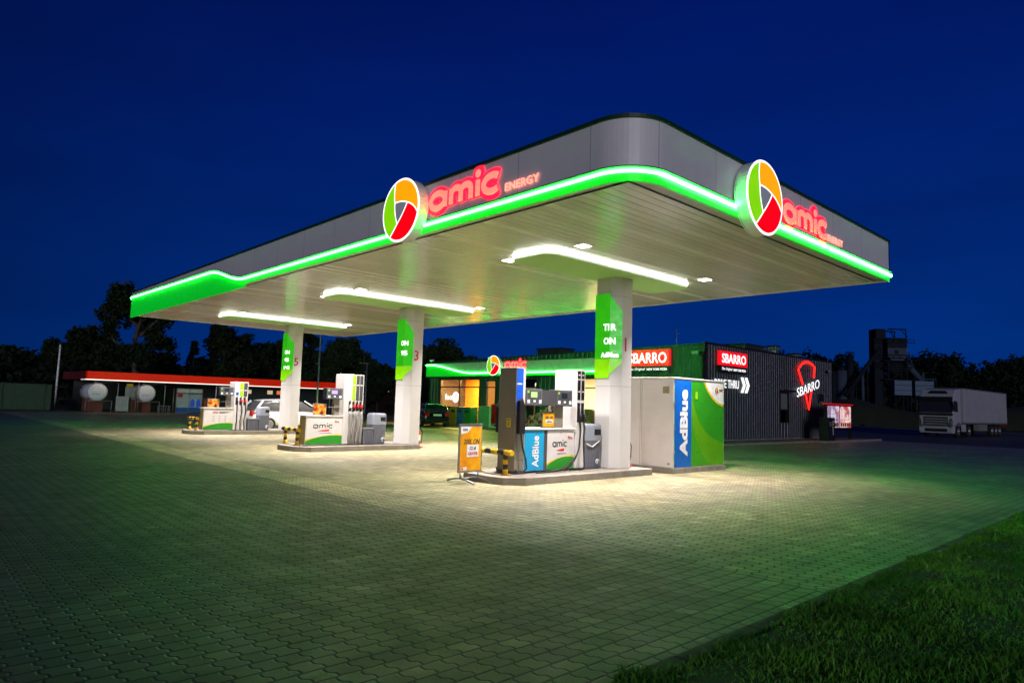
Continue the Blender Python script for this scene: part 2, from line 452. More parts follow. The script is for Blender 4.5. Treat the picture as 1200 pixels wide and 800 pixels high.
K['bingrey'] = mat('bin_grey_plastic', (.13, .14, .17), .5, var=.08, bump=.2)
K['binlid'] = mat('bin_hood_plastic', (.27, .30, .36), .45, var=.06)
K['blue'] = mat('dispenser_blue', (.01, .33, .62), .4, var=.03)
K['deepblue'] = mat('deep_blue_print', (.008, .10, .42), .4, var=.04)
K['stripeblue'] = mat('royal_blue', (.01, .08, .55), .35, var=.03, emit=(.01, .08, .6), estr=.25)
K['wavegreen'] = mat('print_green', (.02, .27, .02), .4, var=.08)
K['waveyellow'] = mat('print_yellow', (.8, .58, .02), .4, var=.03)
K['lime'] = mat('lime_print', (.33, .62, .01), .4, var=.03)
K['inkgrey'] = mat('charcoal_ink', (.035, .037, .04), .5, var=.05)
K['inkred'] = mat('red_ink', (.55, .01, .02), .45, var=.05)
K['tan'] = mat('tan_steel_side', (.34, .26, .08), .5, var=.08)
K['screen'] = emis('violet_display', (.52, .36, .95), .75); K['screen_g'] = emis('green_display', (.45, .85, .25), .8)
K['screen_d'] = mat('dark_display', (.02, .03, .04), .15)
K['redpaint'] = mat('red_paint', (.52, .012, .01), .4, var=.08)
K['redlamp'] = mat('red_fascia_band', (.55, .02, .008), .45, var=.06, emit=(.8, .014, .0), estr=.38)
K['trunk'] = mat('bark', (.07, .05, .035), .9, var=.3, bump=.8, bscale=20)
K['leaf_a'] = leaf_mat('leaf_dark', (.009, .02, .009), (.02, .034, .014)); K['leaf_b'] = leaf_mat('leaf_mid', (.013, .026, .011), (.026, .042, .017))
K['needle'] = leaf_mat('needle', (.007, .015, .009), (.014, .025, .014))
K['glass'] = glass('window_glass'); K['carglass'] = mat('car_glass', (.02, .025, .03), .06, var=.05, spec=.8)
K['tyre'] = mat('tyre_rubber', (.014, .014, .014), .8, var=.2)
K['rim_alu'] = mat('alloy_rim', (.45, .45, .46), .35, .8)
K['tail'] = mat('tail_lamp_red', (.4, .01, .01), .15)
K['plate'] = mat('number_plate', (.75, .75, .7), .4)

# ------------------------------------------------------------------ ground
def sheet(name, x0, x1, y0, y1, z, m, kind='structure', label=None, cat=None, nx=1):
    mb = MB(); mb.v = [(x0, y0, z), (x1, y0, z), (x1, y1, z), (x0, y1, z)]; mb.face([0, 1, 2, 3])
    o = mb.build(name, m); return tag(o, label, cat, None, kind)
sheet('terrain', -900, 700, -500, 1100, -.06, ground_mat('rough_grass_soil', '232a14', '39401f', .6), label='dark rough grassland around the filling station', cat='ground')
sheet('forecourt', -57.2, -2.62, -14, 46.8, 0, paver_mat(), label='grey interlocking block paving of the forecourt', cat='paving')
sheet('road', -140, 60, 46.8, 92, -.012, ground_mat('asphalt', (.035, .036, .04), (.06, .06, .062), .7, .3, .75), label='dark asphalt access road beyond the forecourt', cat='road')
sheet('access_lane', -2.62, 60, 26, 46.8, -.012, ground_mat('worn_asphalt', (.05, .045, .04), (.09, .08, .07), .7, .3, .8), label='worn brownish asphalt lane at the right edge', cat='road')
# edging strip along the lawn and the lawn soil
mb = MB()
y = -6.
while y < 26:
    mb.box(-2.62, -2.48, y, y + .985, -.1, .012 + rnd.uniform(-.006, .006)); y += 1.0
tag(mb.build('kerb', mat('sunken_kerb', (.12, .10, .075), .9, var=.25, grime=.7, bump=.5), bevel=.01), 'low weathered kerb between block paving and lawn', 'kerb', kind='structure')
mb = MB(); nx, ny = 60, 70
def lawn_z(x, y): return .02 + .035 * math.sin(x * .9 + 1.3) * math.sin(y * .7) + .03 * math.sin(x * 2.3 + y * 1.7)
LX = lambda i: -2.48 + 26 * (i / nx) ** 1.5
for j in range(ny + 1):
    for i in range(nx + 1):
        X, Y = LX(i), -6 + 32 * j / ny
        mb.v.append((X, Y, lawn_z(X, Y) * min(1, i / 3) + (0 if i else -.02)))
mb.smooth = True
for j in range(ny):
    for i in range(nx): q = j * (nx + 1) + i; mb.face([q, q + 1, q + nx + 2, q + nx + 1])
tag(mb.build('lawn', ground_mat('lawn_soil', (.03, .055, .012), (.06, .10, .02), 1.2)), 'uneven soil under the lawn in the right foreground', 'lawn', kind='structure')

def grass_blades():
    g = np.random.default_rng(3); N = 260000
    # denser near the camera and towards the paving edge
    y = -1.5 + 27 * g.random(N * 3) ** 1.5; x = -2.50 - .06 * np.clip(np.sin(y * 2.3) + np.sin(y * 5.7 + 1) + .6 * np.sin(y * 13.), 0, 3) + 10 * g.random(N * 3) ** 1.25
    cl = np.sin(x * 3.1 + 2 * np.sin(y * 1.9)) * np.sin(y * 2.7 + 1.5 * np.sin(x * 2.2))
    keep = (np.hypot(x, y) > .9) & (g.random(N * 3) < .55 + .45 * cl) & ~((x > 1.5) & (y < 1))
    # only what lies in front of the view cone (with margin)
    ang = np.degrees(np.arctan2(x, y)); keep &= (ang < 8)
    x, y = x[keep][:N], y[keep][:N]; n = len(x); cl = cl[keep][:N]
    h = (.022 + .036 * g.random(n) ** 1.6) * (1 + .4 * cl); h = np.where(g.random(n) < .012, h * 1.9, h); w = .0022 + .002 * g.random(n) + .00045 * y
    th = g.random(n) * 2 * np.pi; ln = h * (.2 + .9 * g.random(n)); la = g.random(n) * 2 * np.pi
    z = .02 + .035 * np.sin(x * .9 + 1.3) * np.sin(y * .7) + .03 * np.sin(x * 2.3 + y * 1.7) - .01
    z = z * np.clip((x + 2.5) / .6, 0, 1)
    wx, wy = np.cos(th) * w, np.sin(th) * w; lx, ly = np.cos(la) * ln, np.sin(la) * ln
    V = np.zeros((n, 5, 3))
    V[:, 0] = np.c_[x - wx, y - wy, z]; V[:, 1] = np.c_[x + wx, y + wy, z]
    V[:, 2] = np.c_[x + wx * .8 + lx * .3, y + wy * .8 + ly * .3, z + h * .6]; V[:, 3] = np.c_[x - wx * .8 + lx * .3, y - wy * .8 + ly * .3, z + h * .6]
    V[:, 4] = np.c_[x + lx, y + ly, z + h]
    me = bpy.data.meshes.new('grass'); me.vertices.add(n * 5); me.vertices.foreach_set('co', V.reshape(-1))
    me.loops.add(n * 7); b = (np.arange(n) * 5)[:, None]
    me.loops.foreach_set('vertex_index', (b + np.array([0, 1, 2, 3, 3, 2, 4])).reshape(-1).astype(np.int32))
    me.polygons.add(n * 2); st = (np.arange(n) * 7)[:, None] + np.array([0, 4])
    me.polygons.foreach_set('loop_start', st.reshape(-1).astype(np.int32))
    me.polygons.foreach_set('loop_total', np.tile([4, 3], n).astype(np.int32))
    me.update(calc_edges=True)
    m, gg, bb, out = newmat('grass_blade')
    co = gg.n('ShaderNodeTexCoord').outputs['Object']
    f = gg.mapr(gg.noise(co, 1.6, 6, .7), .32, .68, 0, 1)
    c = gg.mix(f, (.05, .22, .012, 1), (.16, .47, .03, 1))
    c = gg.mix(gg.mapr(gg.noise(co, 37, 2), .6, .74, 0, .5), c, (.2, .19, .06, 1))
    gg.l(c, bb.inputs['Base Color']); bb.inputs['Roughness'].default_value = .55
    me.materials.append(m)
    o = bpy.data.objects.new('grass', me); COL.objects.link(o)
    tag(o, 'short uneven grass blades of the lawn in the right foreground', 'grass', kind='stuff')
grass_blades()

# ------------------------------------------------------------------ canopy
X0, X1, Y0, Y1, ZS, ZT = -32.7, -5.62, 7.55, 17.95, 4.96, 5.97
can = thing('forecourt_canopy', 'large white flat canopy over the pump islands, outlined by a glowing green tube', 'canopy', (-19.3, 12.9, 0))
CO = can.location
def loc(p, o): return (p[0] - o[0], p[1] - o[1], p[2] - (o[2] if len(o) > 2 else 0))
RC = .7
def canopy_path():
    P = []; r = RC
    xs = list(np.linspace(X0, -25.6, 8)) + list(np.linspace(-25, -18.5, 44)) + list(np.linspace(-18, X1 - r, 12))
    P += [(x, Y0, 0, -1) for x in xs]
    for i in range(1, 15):
        a = R(-90 + 90 * i / 14); P.append((X1 - r + r * math.cos(a), Y0 + r + r * math.sin(a), math.cos(a), math.sin(a)))
    P += [(X1, y, 1, 0) for y in np.linspace(Y0 + r + .6, Y1, 12)]
    return P
PATH = canopy_path()
def ztube(x, y):
    if y > Y0 + .01 or x > -19.9: return 5.085
    if x < -23.0: return 5.62 + .08 * (-23.0 - x) / 9
    t = (x + 23.0) / 3.1; s = t * t * (3 - 2 * t); return 5.62 - .535 * s
def band(path, zf0, zf1, d0, d1):
    """closed-section strip along the front and right edges, d = outward offset"""
    mb = MB(); rs = []
    for (x, y, nx, ny) in path:
        z0, z1 = zf0(x, y), zf1(x, y)
        rs.append([loc(q, CO) for q in ((x + nx * d1, y + ny * d1, z0), (x + nx * d1, y + ny * d1, z1), (x + nx * d0, y + ny * d0, z1), (x + nx * d0, y + ny * d0, z0))])
    return mb.rings(rs)
i_c = [i for i, p in enumerate(PATH) if p[1] > Y0 + .5][0]
front, side = PATH[:i_c + 1], PATH[i_c:]
for nm, path, a, b in (('front_fascia', front, 'fascia', 'greenpanel'), ('side_fascia', side, 'fascia_s', 'greenpanel_s')):
    band(path, lambda x, y: ztube(x, y) + .03, lambda x, y: ZT - .06, -.06, 0).build(nm, K[a], can)
    band(path, lambda x, y: ZS - .012 - (.1 if x < -20 and y < Y0 + .01 else 0), lambda x, y: ztube(x, y) - .03, -.06, 0).build('green_band', K[b], can)
band(PATH, lambda x, y: ZT - .06, lambda x, y: ZT, -.2, .03).build('roof_trim', K['greencap'], can)
band(PATH, lambda x, y: ztube(x, y) - .03, lambda x, y: ztube(x, y) + .03, -.06, .004).build('tube_channel', K['greencap'], can)
band(PATH, lambda x, y: ztube(x, y) + .075, lambda x, y: ztube(x, y) + .09, .001, .045).build('added_light_lip', K['greencap'], can)  # added lip: keeps tube light off the upper fascia, underside catches green
back = [(X1, Y1), (X0, Y1), (X0, Y0)]
tubep = [(x + nx * .035, y + ny * .035, ztube(x, y)) for (x, y, nx, ny) in PATH]
for seg, mm in ((tubep[:i_c + 1], K['tube']), (tubep[i_c:], K['tube_end'])): MB().tube([loc(q, CO) for q in seg], .022, 8).build('led_tube', mm, can)
mb = MB().tube([loc(q, CO) for q in ((X1 + .03, Y1 + .05, 5.085), (X0 - .05, Y1 + .05, 5.085), (X0 - .05, Y0 - .0, 5.68))], .03, 8)
mb.build('led_tube', K['tube_end'], can)
mb = MB()
mb.box(*[v for ax in range(3) for v in ((X0 - CO[0], X1 - CO[0]), (Y1 - .06 - CO[1], Y1 - CO[1]), (ZS - .03, ZT - .06))[ax]])
mb.box(X0 - CO[0], X0 + .06 - CO[0], Y0 + .07 - CO[1], Y1 - .07 - CO[1], ZS - .03, ZT - .06)
mb.build('rear_fascia', K['fascia'], can)
mb = MB(); poly = [(p[0] - CO[0], p[1] - CO[1]) for p in PATH] + [(X0 - CO[0], Y1 - CO[1])]
b0 = 0; mb.v = [(x * .997, y * .995, ZT - .07) for x, y in poly]; mb.face(list(range(len(poly))))
mb.build('roof_deck', K['greencap'], can)
# soffit: planks running across (along Y) with real grooves; border strip outside them
SX0, SX1, SY0, SY1 = X0 + .2, X1 - .26, Y0 + .18, Y1 - .2
mb = MB(); xs = []
x = SX0
while x < SX1 - .2: xs.append(x); x += .2
for x in xs:
    a = x - CO[0]
    prof = [(a, ZS), (a + .189, ZS), (a + .191, ZS + .008), (a + .2, ZS + .008), (a + .2, ZS)]
    b = len(mb.v)
    for (px, pz) in prof: mb.v += [(px, SY0 - CO[1], pz), (px, SY1 - CO[1], pz)]
    for i in range(len(prof) - 1): mb.face([b + 2 * i, b + 2 * i + 1, b + 2 * i + 3, b + 2 * i + 2])
SXe = xs[-1] + .2
mb.build('soffit', K['soffit'], can)
mb = MB()
outer = [(p[0] - p[2] * .06 - CO[0], p[1] - p[3] * .06 - CO[1]) for p in PATH] + [(X0 + .06 - CO[0], Y1 - .06 - CO[1])]
inner = [(SX0 - CO[0], SY0 - CO[1]), (SXe - CO[0], SY0 - CO[1]), (SXe - CO[0], SY1 - CO[1]), (SX0 - CO[0], SY1 - CO[1])]
for (a0, a1, c0, c1) in ((X0 + .06, SX0, Y0 + .06, Y1 - .06), (SXe, X1 - .06, SY0 + .75, Y1 - .06), (SX0, SXe, SY1, Y1 - .06), (SX0, X1 - RC - .05, Y0 + .06, SY0)):
    mb.box(a0 - CO[0], a1 - CO[0], c0 - CO[1], c1 - CO[1], ZS - .012, ZS + .03)
# rounded corner piece
cp = [(X1 - RC - .05 - CO[0], SY0 - CO[1]), (X1 - RC - .05 - CO[0], Y0 + .06 - CO[1])] + [(X1 - RC + (RC - .06) * math.cos(R(a)) - CO[0], Y0 + RC + (RC - .06) * math.sin(R(a)) - CO[1]) for a in range(-90, 1, 9)] + [(X1 - .06 - CO[0], SY0 + .75 - CO[1]), (SXe - CO[0], SY0 + .75 - CO[1]), (SXe - CO[0], SY0 - CO[1])]
mb.prism(cp, lambda a, b, d: (a, b, d), ZS - .012, ZS + .03)
mb.build('soffit_border', K['softrim'], can)
mb = MB()
for (a0, a1, c0, c1) in ((SX0, SXe, SY0 - .025, SY0), (SXe, SXe + .025, SY0 - .025, SY1)): mb.box(a0 - CO[0], a1 - CO[0], c0 - CO[1], c1 - CO[1], ZS - .03, ZS - .013)
mb.build('edge_trim', K['greencap'], can)

CXS = (-10.45, -19.38, -28.62); CY = 13.2
# ceiling light boxes
def light_box(cx, label):
    t = thing('ceiling_light_box', label, 'light box', (cx + .12, 12.75, ZS), group='light boxes round the column heads')
    w, l, tip = .66, 2.75, .75
    hexa = lambda k: [(-w * k, -l + tip), (0 - .0, -l - .12 * 0), (w * k, -l + tip), (w * k, l - tip), (0, l), (-w * k, l - tip)]
    shape = rrect(-w, w, -l, l, .3, 6)
    top = lambda a, b, d: (a, b, d)
    MB().prism([(a * .97, b * .99) for a, b in shape], top, -.11, -.002).build('housing', K['fascia'], t)
    sc = lambda k, q: [(a * k, b * q) for a, b in shape]
    o, i_ = sc(1.0, 1.0), sc(.975, .993)
    mb = MB(); n = len(o)
    mb.rings([[(p[0], p[1], z) for p in q] for q, z in ((o, -.03), (o, -.05), (i_, -.05), (i_, -.03), (o, -.03))], cap=False)
    mb.build('led_strip', K['led'], t)
    MB().prism([(a * .985, b * .997) for a, b in shape], top, -.135, -.112).build('underside_panel', K['mirrorgreen'], t, bevel=.008)
    return t
light_box(CXS[0], 'white edge-lit ceiling light box with polished green underside round column 1')
light_box(CXS[1], 'white edge-lit ceiling light box with polished green underside round column 3')
light_box(CXS[2], 'white edge-lit ceiling light box with polished green underside round column 5')
# recessed downlights
def downlight():
    t = thing('downlight', 'x', 'downlight', (0, 0, ZS), group='square downlights in the canopy ceiling')
    mb = MB(); mb.rings([[(a * k, b * k, z) for a, b in ((-1, -1), (1, -1), (1, 1), (-1, 1))] for k, z in ((.17, -.001), (.17, -.02), (.135, -.022), (.135, -.006))], cap=False)
    mb.build('frame', K['white'], t)
    MB().box(-.134, .134, -.134, .134, -.012, -.006).build('lens', K['lens'], t)
    L = bpy.data.lights.new('lamp', 'AREA'); L.shape = 'SQUARE'; L.size = .24; L.energy = DL_E; L.color = (1., .905, .9); L.spread = R(DL_S)
    lo = bpy.data.objects.new('lamp', L); COL.objects.link(lo); lo.parent = t; lo.location = (0, 0, -.03)
    return t
dl = None
cn = {0: 'column 1', 1: 'column 3', 2: 'column 5'}
for k, cx in enumerate(CXS):
    for (dx, yy, w) in ((-.85, 10.35, 'left front corner'), (1.4, 10.35, 'right front corner'), (-.75, 15.1, 'left rear corner'), (1.4, 15.1, 'right rear corner')):
        lb = f'bright square ceiling downlight at the {w} of the light box of {cn[k]}'
        if dl is None: dl = downlight(); dl.location = (cx + dx, yy, ZS); dl['label'] = lb
        else: dup(dl, (cx + dx, yy, ZS), 0, lb)

# ------------------------------------------------------------------ columns
def column(cx, num, words, label):
    t = thing('canopy_column', label, 'column', (cx, CY, .15), group='white columns carrying the canopy')
    hx, hy, c = .33, .30, .2
    H = ZS - .15 - .03
    poly = [(hx, -hy + c), (hx, hy), (-hx, hy), (-hx, -hy), (hx - c, -hy)]
    top = lambda a, b, d: (a, b, d)
    MB().prism(poly, top, 0, H).build('shaft', K['column'], t, bevel=.012)
    mb = MB()
    for z in (1.98, 4.2):
        mb.prism([(a * 1.004, b * 1.004) for a, b in poly], top, z, z + .008)
    mb.build('cladding_joint', K['joint'], t)
    # folded green panel wrapping the -Y face and the chamfer; u runs along the fold
    Lf = 2 * hx - c; Lc = c * math.sqrt(2)
    def fold(u, z, d):
        if u <= Lf: return (-hx + u, -hy - d, z)
        k = (u - Lf) / math.sqrt(2); q = d / math.sqrt(2)
        return (hx - c + k + q, -hy + k - q, z)
    U = Lf + Lc
    def sheetpoly(cols):   # list of (u, z_low, z_high)
        mb = MB(); rs = []
        for u, a, b in cols: rs.append([fold(u, a, .006), fold(u, b, .006), fold(u, b, .035), fold(u, a, .035)])
        return mb.rings(rs)
    z0, z1, z2, z3, z4 = 2.33, 2.83, 4.12, 4.52, 2.33
    h1, h0 = z0 - .15, z1 - .15
    zt, zs = 4.42 - .15, 3.98 - .15
    um = Lf * .92
    sheetpoly([(.0, h0 - .02, zt), (um, h0 - .02, zt), (Lf, h0 - .02, zt - .08), (U, h0 - .02, zs)]).build('green_panel', K['colgreen'], t)
    sheetpoly([(.0, h1, h0 - .03), (um * .95, h1, h0 - .03), (Lf, h1 + .1, h0 - .03), (U, h0 - .12, h0 - .03)]).build('lime_panel', K['collime'], t)
    fr = lambda a, b, d: fold(a, b, d)
    for i, (w, hgt, wid) in enumerate(words):
        text(w, lambda a, b, d: fold(min(max(a, .0), U), b, .037 + d), Lf * .93, 3.58 - .15 - .34 * i, 0, K['whitelit'], t, w=wid, h=hgt, bold=.03, name='fuel_lettering')
    text(num, frame('R', (hx, 0, 0)), .04, 3.02, .004, K['inkred'], t, h=.34, bold=.004, name='number')
    return t
column(CXS[0], '1', [('TIR', .17, .34), ('ON', .17, .3), ('AdBlue', .13, .46)], 'white column numbered 1 with a three-line green panel, nearest the camera')
column(CXS[1], '3', [('ON', .17, .3), ('95', .17, .26)], 'white column numbered 3 with a two-line green panel, middle of the row')
column(CXS[2], '5', [('ON', .17, .3), ('95', .17, .26), ('LPG', .15, .36)], 'white column numbered 5 with a three-line green panel, farthest to the left')

# ------------------------------------------------------------------ islands
def island(cx, y0, y1, label):
    t = thing('pump_island', label, 'kerb island', (cx, 0, 0), group='raised concrete pump islands')
    w = .92
    pl = [(w, y0 + .45), (w, y1 - .04), (w - .04, y1), (-w + .04, y1), (-w, y1 - .04), (-w, y0 + .45), (-w + .3, y0 + .08), (-w + .55, y0), (w - .55, y0), (w - .3, y0 + .08)]
    top = lambda a, b, d: (a, b, d)
    MB().prism([(a * .83, (b - 11.5) * .955 + 11.5) for a, b in pl], top, -.05, .146).build('slab', K['kerbtop'], t)
    mb = MB(); n = len(pl)
    inn = [(a * .835, (b - 11.5) * .957 + 11.5) for a, b in pl]
    mb.rings([[(p[0], p[1], z) for p in q] for q, z in ((pl, -.05), (pl, .15), (inn, .15), (inn, -.05))], cap=False)
    mb.build('kerb_edge', K['kerb'], t, bevel=.012)
    yy = y0 + .95
    while yy < y1 - .3: MB().box(w - .16, w + .004, yy, yy + .012, .0, .153).build('kerb_joint', K['joint'], t); yy += 1.0
    return t
island(-10.7, 9.15, 13.98, 'low concrete pump island with rounded end, nearest, under column 1')
island(-19.75, 9.0, 13.45, 'low concrete pump island under column 3 and the middle dispenser')
island(-29.0, 9.0, 13.5, 'low concrete pump island under column 5, farthest from the camera')

# ------------------------------------------------------------------ bent crash rails
def crash_rail(x, y, z, rz, label):
    t = thing('crash_rail', label, 'barrier', (x, y, z), rz, 'yellow and black crash rails on the islands')
    for sx in (-.42, .42):
        mb = MB()
        mb.cyl((sx, 0, 0), (sx, 0, .02), .1, n=14); mb.cur = 0
        for i in range(4):
            mb.cur = 1 if i % 2 else 0
            mb.cyl((sx, 0, .02 + i * .1), (sx, 0, .12 + i * .1 + (.03 if i == 3 else 0)), .055, n=14)
        mb.build('post', [K['yellow'], K['black']], t)
    mb = MB(); n = 6; L = 1.24
    mb.tube([(-L / 2 - .02, 0, .46), (-L / 2, 0, .46)], .058, 14)
    for i in range(n):
        mb.cur = 0 if i % 2 else 1
        a, b = -L / 2 + L * i / n, -L / 2 + L * (i + 1) / n
        mb.cyl((a, 0, .46), (b, 0, .46), .06, n=14)
    mb.build('rail', [K['yellow'], K['black']], t)
    return t
crash_rail(-10.85, 9.62, .15, R(0), 'yellow and black striped crash rail in front of the grey single dispenser')
crash_rail(-20.22, 9.45, .15, R(0), 'yellow and black striped crash rail at the end of the middle island')
crash_rail(-29.3, 9.4, .15, R(0), 'yellow and black striped crash rail at the end of the farthest island')
# ------------------------------------------------------------------ fuel dispensers
def wave(mb, fr, a0, a1, b0, h0, hm, h1, d0, d1):
    """low printed hill: rises from left to right"""
    top = bez((a0, b0 + h0), ((a0 + a1) / 2, b0 + hm), (a1, b0 + h1), 14)
    mb.prism([(a0, b0), (a1, b0)] + top[::-1], fr, d0, d1)
def nozzle(parent, fr, a, b, d, guard):
    mb = MB()
    mb.tube([fr(a, b - .16, d + .03), fr(a, b - .02, d + .05), fr(a, b + .06, d + .045)], [.03, .034, .022], 8)
    mb.tube([fr(a, b + .05, d + .04), fr(a + .005, b + .15, d + .005), fr(a + .01, b + .2, d - .02)], .012, 6)
    mb.tube([fr(a, b + .02, d + .07), fr(a, b - .07, d + .1), fr(a, b - .14, d + .07)], .008, 6)
    n = mb.build('nozzle', K['black'], parent)
    if guard: MB().tube([fr(a, b + .07, d + .045), fr(a, b + .0, d + .06), fr(a, b - .05, d + .055)], [.03, .05, .042], 10).build('splash_guard', guard, n)
def screen_head(parent, fr, a0, a1, b0, b1, d0, d1, disp):
    h = MB().fbox(fr, a0, a1, b0, b1, d0, d1).build('screen_head', K['darkgrey'], parent, bevel=.012)
    ac, w, hh = (a0 + a1) / 2, a1 - a0, b1 - b0
    mb = MB()
    for q in ((a0 + .03, a1 - .03, b0 + .03, b0 + .045), (a0 + .03, a1 - .03, b1 - .045, b1 - .03), (a0 + .03, a0 + .045, b0 + .047, b1 - .047), (a1 - .045, a1 - .03, b0 + .047, b1 - .047)): mb.fbox(fr, *q, d1 - .001, d1 + .004)
    mb.build('bezel', K['midgrey'], h)
    MB().fbox(fr, ac - w * .2, ac + w * .16, b0 + hh * .48, b0 + hh * .8, d1 + .001, d1 + .005).build('display', disp, h)
    mb = MB()
    mb.fbox(fr, ac - .03, ac + .03, b0 + hh * .2, b0 + hh * .32, d1 + .001, d1 + .01)
    mb.fbox(fr, a0 + .05, a0 + .12, b0 + hh * .14, b0 + hh * .34, d1 + .001, d1 + .01); mb.fbox(fr, a1 - .12, a1 - .05, b0 + hh * .14, b0 + hh * .34, d1 + .001, d1 + .01)
    mb.build('card_reader', K['p_white'], h)
    MB().fbox(fr, a0 + .045, a0 + .1, b1 - .1, b1 - .05, d1 + .005, d1 + .009).build('lime_sticker', K['lime'], h)
    return h
FOOD = poster_mat('food_photo', ['2a0d05', '8a2f08', 'e07a18', 'f0c060', '9a2a10'], 9, 2.)
def mini_poster(loc, cat, label, w, h, pic, words=None, rz=0):
    t = thing('tabletop_poster', label, 'poster', loc, rz, 'small framed posters on the dispensers')
    fr = frame('R')
    MB().fbox(fr, -w / 2, w / 2, 0, h, -.02, .0).build('frame', K['steel'], t, bevel=.004)
    MB().fbox(fr, -w / 2 + .02, w / 2 - .02, .025, h - .025, .001, .004).build('print', pic, t)
    mb = MB(); mb.fbox(fr, -w * .4, -w * .3, -.0, .012, -.09, .05); mb.fbox(fr, w * .3, w * .4, 0, .012, -.09, .05)
    mb.build('foot', K['steel'], t)
    if words:
        text(words, fr, 0, h * .66, .005, K['inkgrey'], t, w=w * .62, h=h * .15, shear=.2, bold=.02)
        MB().fbox(fr, -w * .25, w * .32, h * .3, h * .52, .0045, .006).build('white_patch', K['p_white'], t)
        mb = MB(); mb.fbox(fr, -w * .15, w * .24, h * .43, h * .47, .0065, .008); mb.fbox(fr, -w * .2, w * .26, h * .34, h * .39, .0065, .008); mb.build('small_print', K['inkgrey'], t)
    return t
ORPRINT = poster_mat('orange_print', ['d27a08', 'e89a10', 'f2b620', 'e08a0c'], 2.2, 5.)

def cabinet_print(t, cab, fr, a0, a1, b0, b1, d, kind):
    mb = MB(); wave(mb, fr, a0, a1, b0, .24 * .62, .34 * .9, .3, d, d + .003); mb.build('yellow_wave', K['waveyellow'], cab)
    mb = MB(); wave(mb, fr, a0, a1, b0, .1, .33, .255, d + .003, d + .006); mb.build('green_wave', K['wavegreen'], cab)
    w = a1 - a0
    if kind == 'amic':
        amic(fr, a0 + w * .2, b0 + .5, w * .52, .115, .0135, d + .004, K['inkgrey'], cab, flat=.3)
        text('Pro', fr, a1 - w * .155, b0 + .70, d + .003, K['inkred'], cab, h=.075, bold=.02, name='pro_lettering')
        MB().prism([(a0 + w * .33, b0 + .425), (a0 + w * .64, b0 + .46), (a0 + w * .64, b0 + .45), (a0 + w * .62, b0 + .405), (a0 + w * .52, b0 + .40)], fr, d, d + .004).build('red_swoosh', K['p_red'], cab)
        mb = MB()
        for i in range(14):
            q = a0 + w * .38 + i * w * .024; mb.fbox(fr, q, q + w * .017, b0 + .335, b0 + .35, d, d + .003)
        mb.build('tagline', K['inkgrey'], cab)
    else:
        text('LPG', fr, a0 + w * .38, b0 + .70, d + .003, K['inkred'], cab, h=.085, bold=.02)
        mb = MB()
        for i in range(3): mb.fbox(fr, a0 + w * .52, a0 + w * (.9 - .1 * i), b0 + .725 - i * .03, b0 + .737 - i * .03, d, d + .003)
        for i in range(3):
            for j in range(4): mb.fbox(fr, a0 + w * (.3 + .2 * i), a0 + w * (.36 + .2 * i), b0 + .34 + j * .07, b0 + .352 + j * .07, d, d + .003)
        mb.build('printed_table', K['inkgrey'], cab)

# --- nearest: adblue single dispenser (grey tower)
t = thing('fluid_dispenser', 'tall taupe single-hose dispenser with blue stripe, beside the nearest crash rail', 'fuel pump', (-10.69, 10.0, .15))
fr = frame('R'); ff = frame('F')
MB().box(-.27, .27, -.14, .14, .06, 2.27).build('housing', K['pumpgrey'], t, bevel=.012)
MB().box(-.28, .28, -.15, .15, 0, .06).build('plinth', K['darkgrey'], t)
st = MB().fbox(fr, -.125, .06, 1.35, 2.24, .271, .277).build('blue_stripe', K['stripeblue'], t)
mb = MB(); mb.fbox(fr, -.11, .02, 1.9, 1.93, .278, .28); mb.fbox(fr, -.11, .04, 1.385, 1.44, .278, .28); mb.build('white_mark', K['p_white'], st)
MB().fbox(fr, -.125, .125, .3, 1.33, .271, .276).build('lower_panel', K['steel'], t)
MB().fbox(fr, .065, .125, 1.35, 2.24, .271, .277).build('side_strip', K['offwhite'], t)
for s in (1, -1):
    f2 = frame('R') if s == 1 else frame('L')
    a = -.03 if s == 1 else .03
    mb = MB(); mb.prism([(a - .09, .85), (a + .09, .85), (a + .1, 1.4), (a, 1.62), (a - .09, 1.55)], f2, .28, .38); mb.build('nozzle_boot', K['black'], t, bevel=.015)
    pts = [f2(a, .9, .34)] + [f2(a + s * x, z, .36 + .06 * math.sin(i)) for i, (x, z) in enumerate(((.03, .6), (.1, .3), (.12, .12), (.02, .03), (-.06, .02), (-.1, .1)))]
    P = []
    for i in range(len(pts) - 1):
        for q in range(4): P.append(Vector(pts[i]).lerp(Vector(pts[i + 1]), q / 4))
    MB().tube(P + [pts[-1]], .018, 8).build('hose', K['hose'], t)
stk = MB().fbox(ff, .0, .13, .98, 1.17, .1405, .144).build('pump_number_sticker', K['waveyellow'], t)
text('2', ff, .065, 1.06, .1445, K['inkgrey'], stk, h=.08, bold=.02)
MB().fbox(ff, .02, .11, 1.125, 1.145, .1445, .147).build('sticker_text', K['inkgrey'], stk)

# --- nearest: double dispenser with blue panel
t = thing('fuel_dispenser', 'white fuel dispenser with a bright blue side panel and two screens on the nearest island', 'fuel pump', (-10.7, 11.0, .15), group='multi-hose fuel dispensers')
cab = MB().box(-.24, .262, -.84, .76, .04, .93).build('cabinet', K['offwhite'], t, bevel=.01)
MB().box(-.3, .3, -.86, .8, .93, .965).build('worktop', K['white'], cab, bevel=.008)
bp = MB().fbox(fr, -.83, -.24, .05, .915, .263, .272).build('blue_panel', K['blue'], cab)
text('AdBlue', fr, -.50, .46, .273, K['p_white'], cab, w=.68, h=.2, rot=True, bold=.02)
MB().fbox(fr, -.235, -.135, .05, .915, .263, .27).build('grey_strip', K['darkgrey'], cab)
pn = MB().fbox(fr, -.13, .755, .05, .915, .263, .272).build('front_panel', K['white'], cab)
cabinet_print(t, cab, fr, -.13, .755, .05, .915, .2725, 'amic')
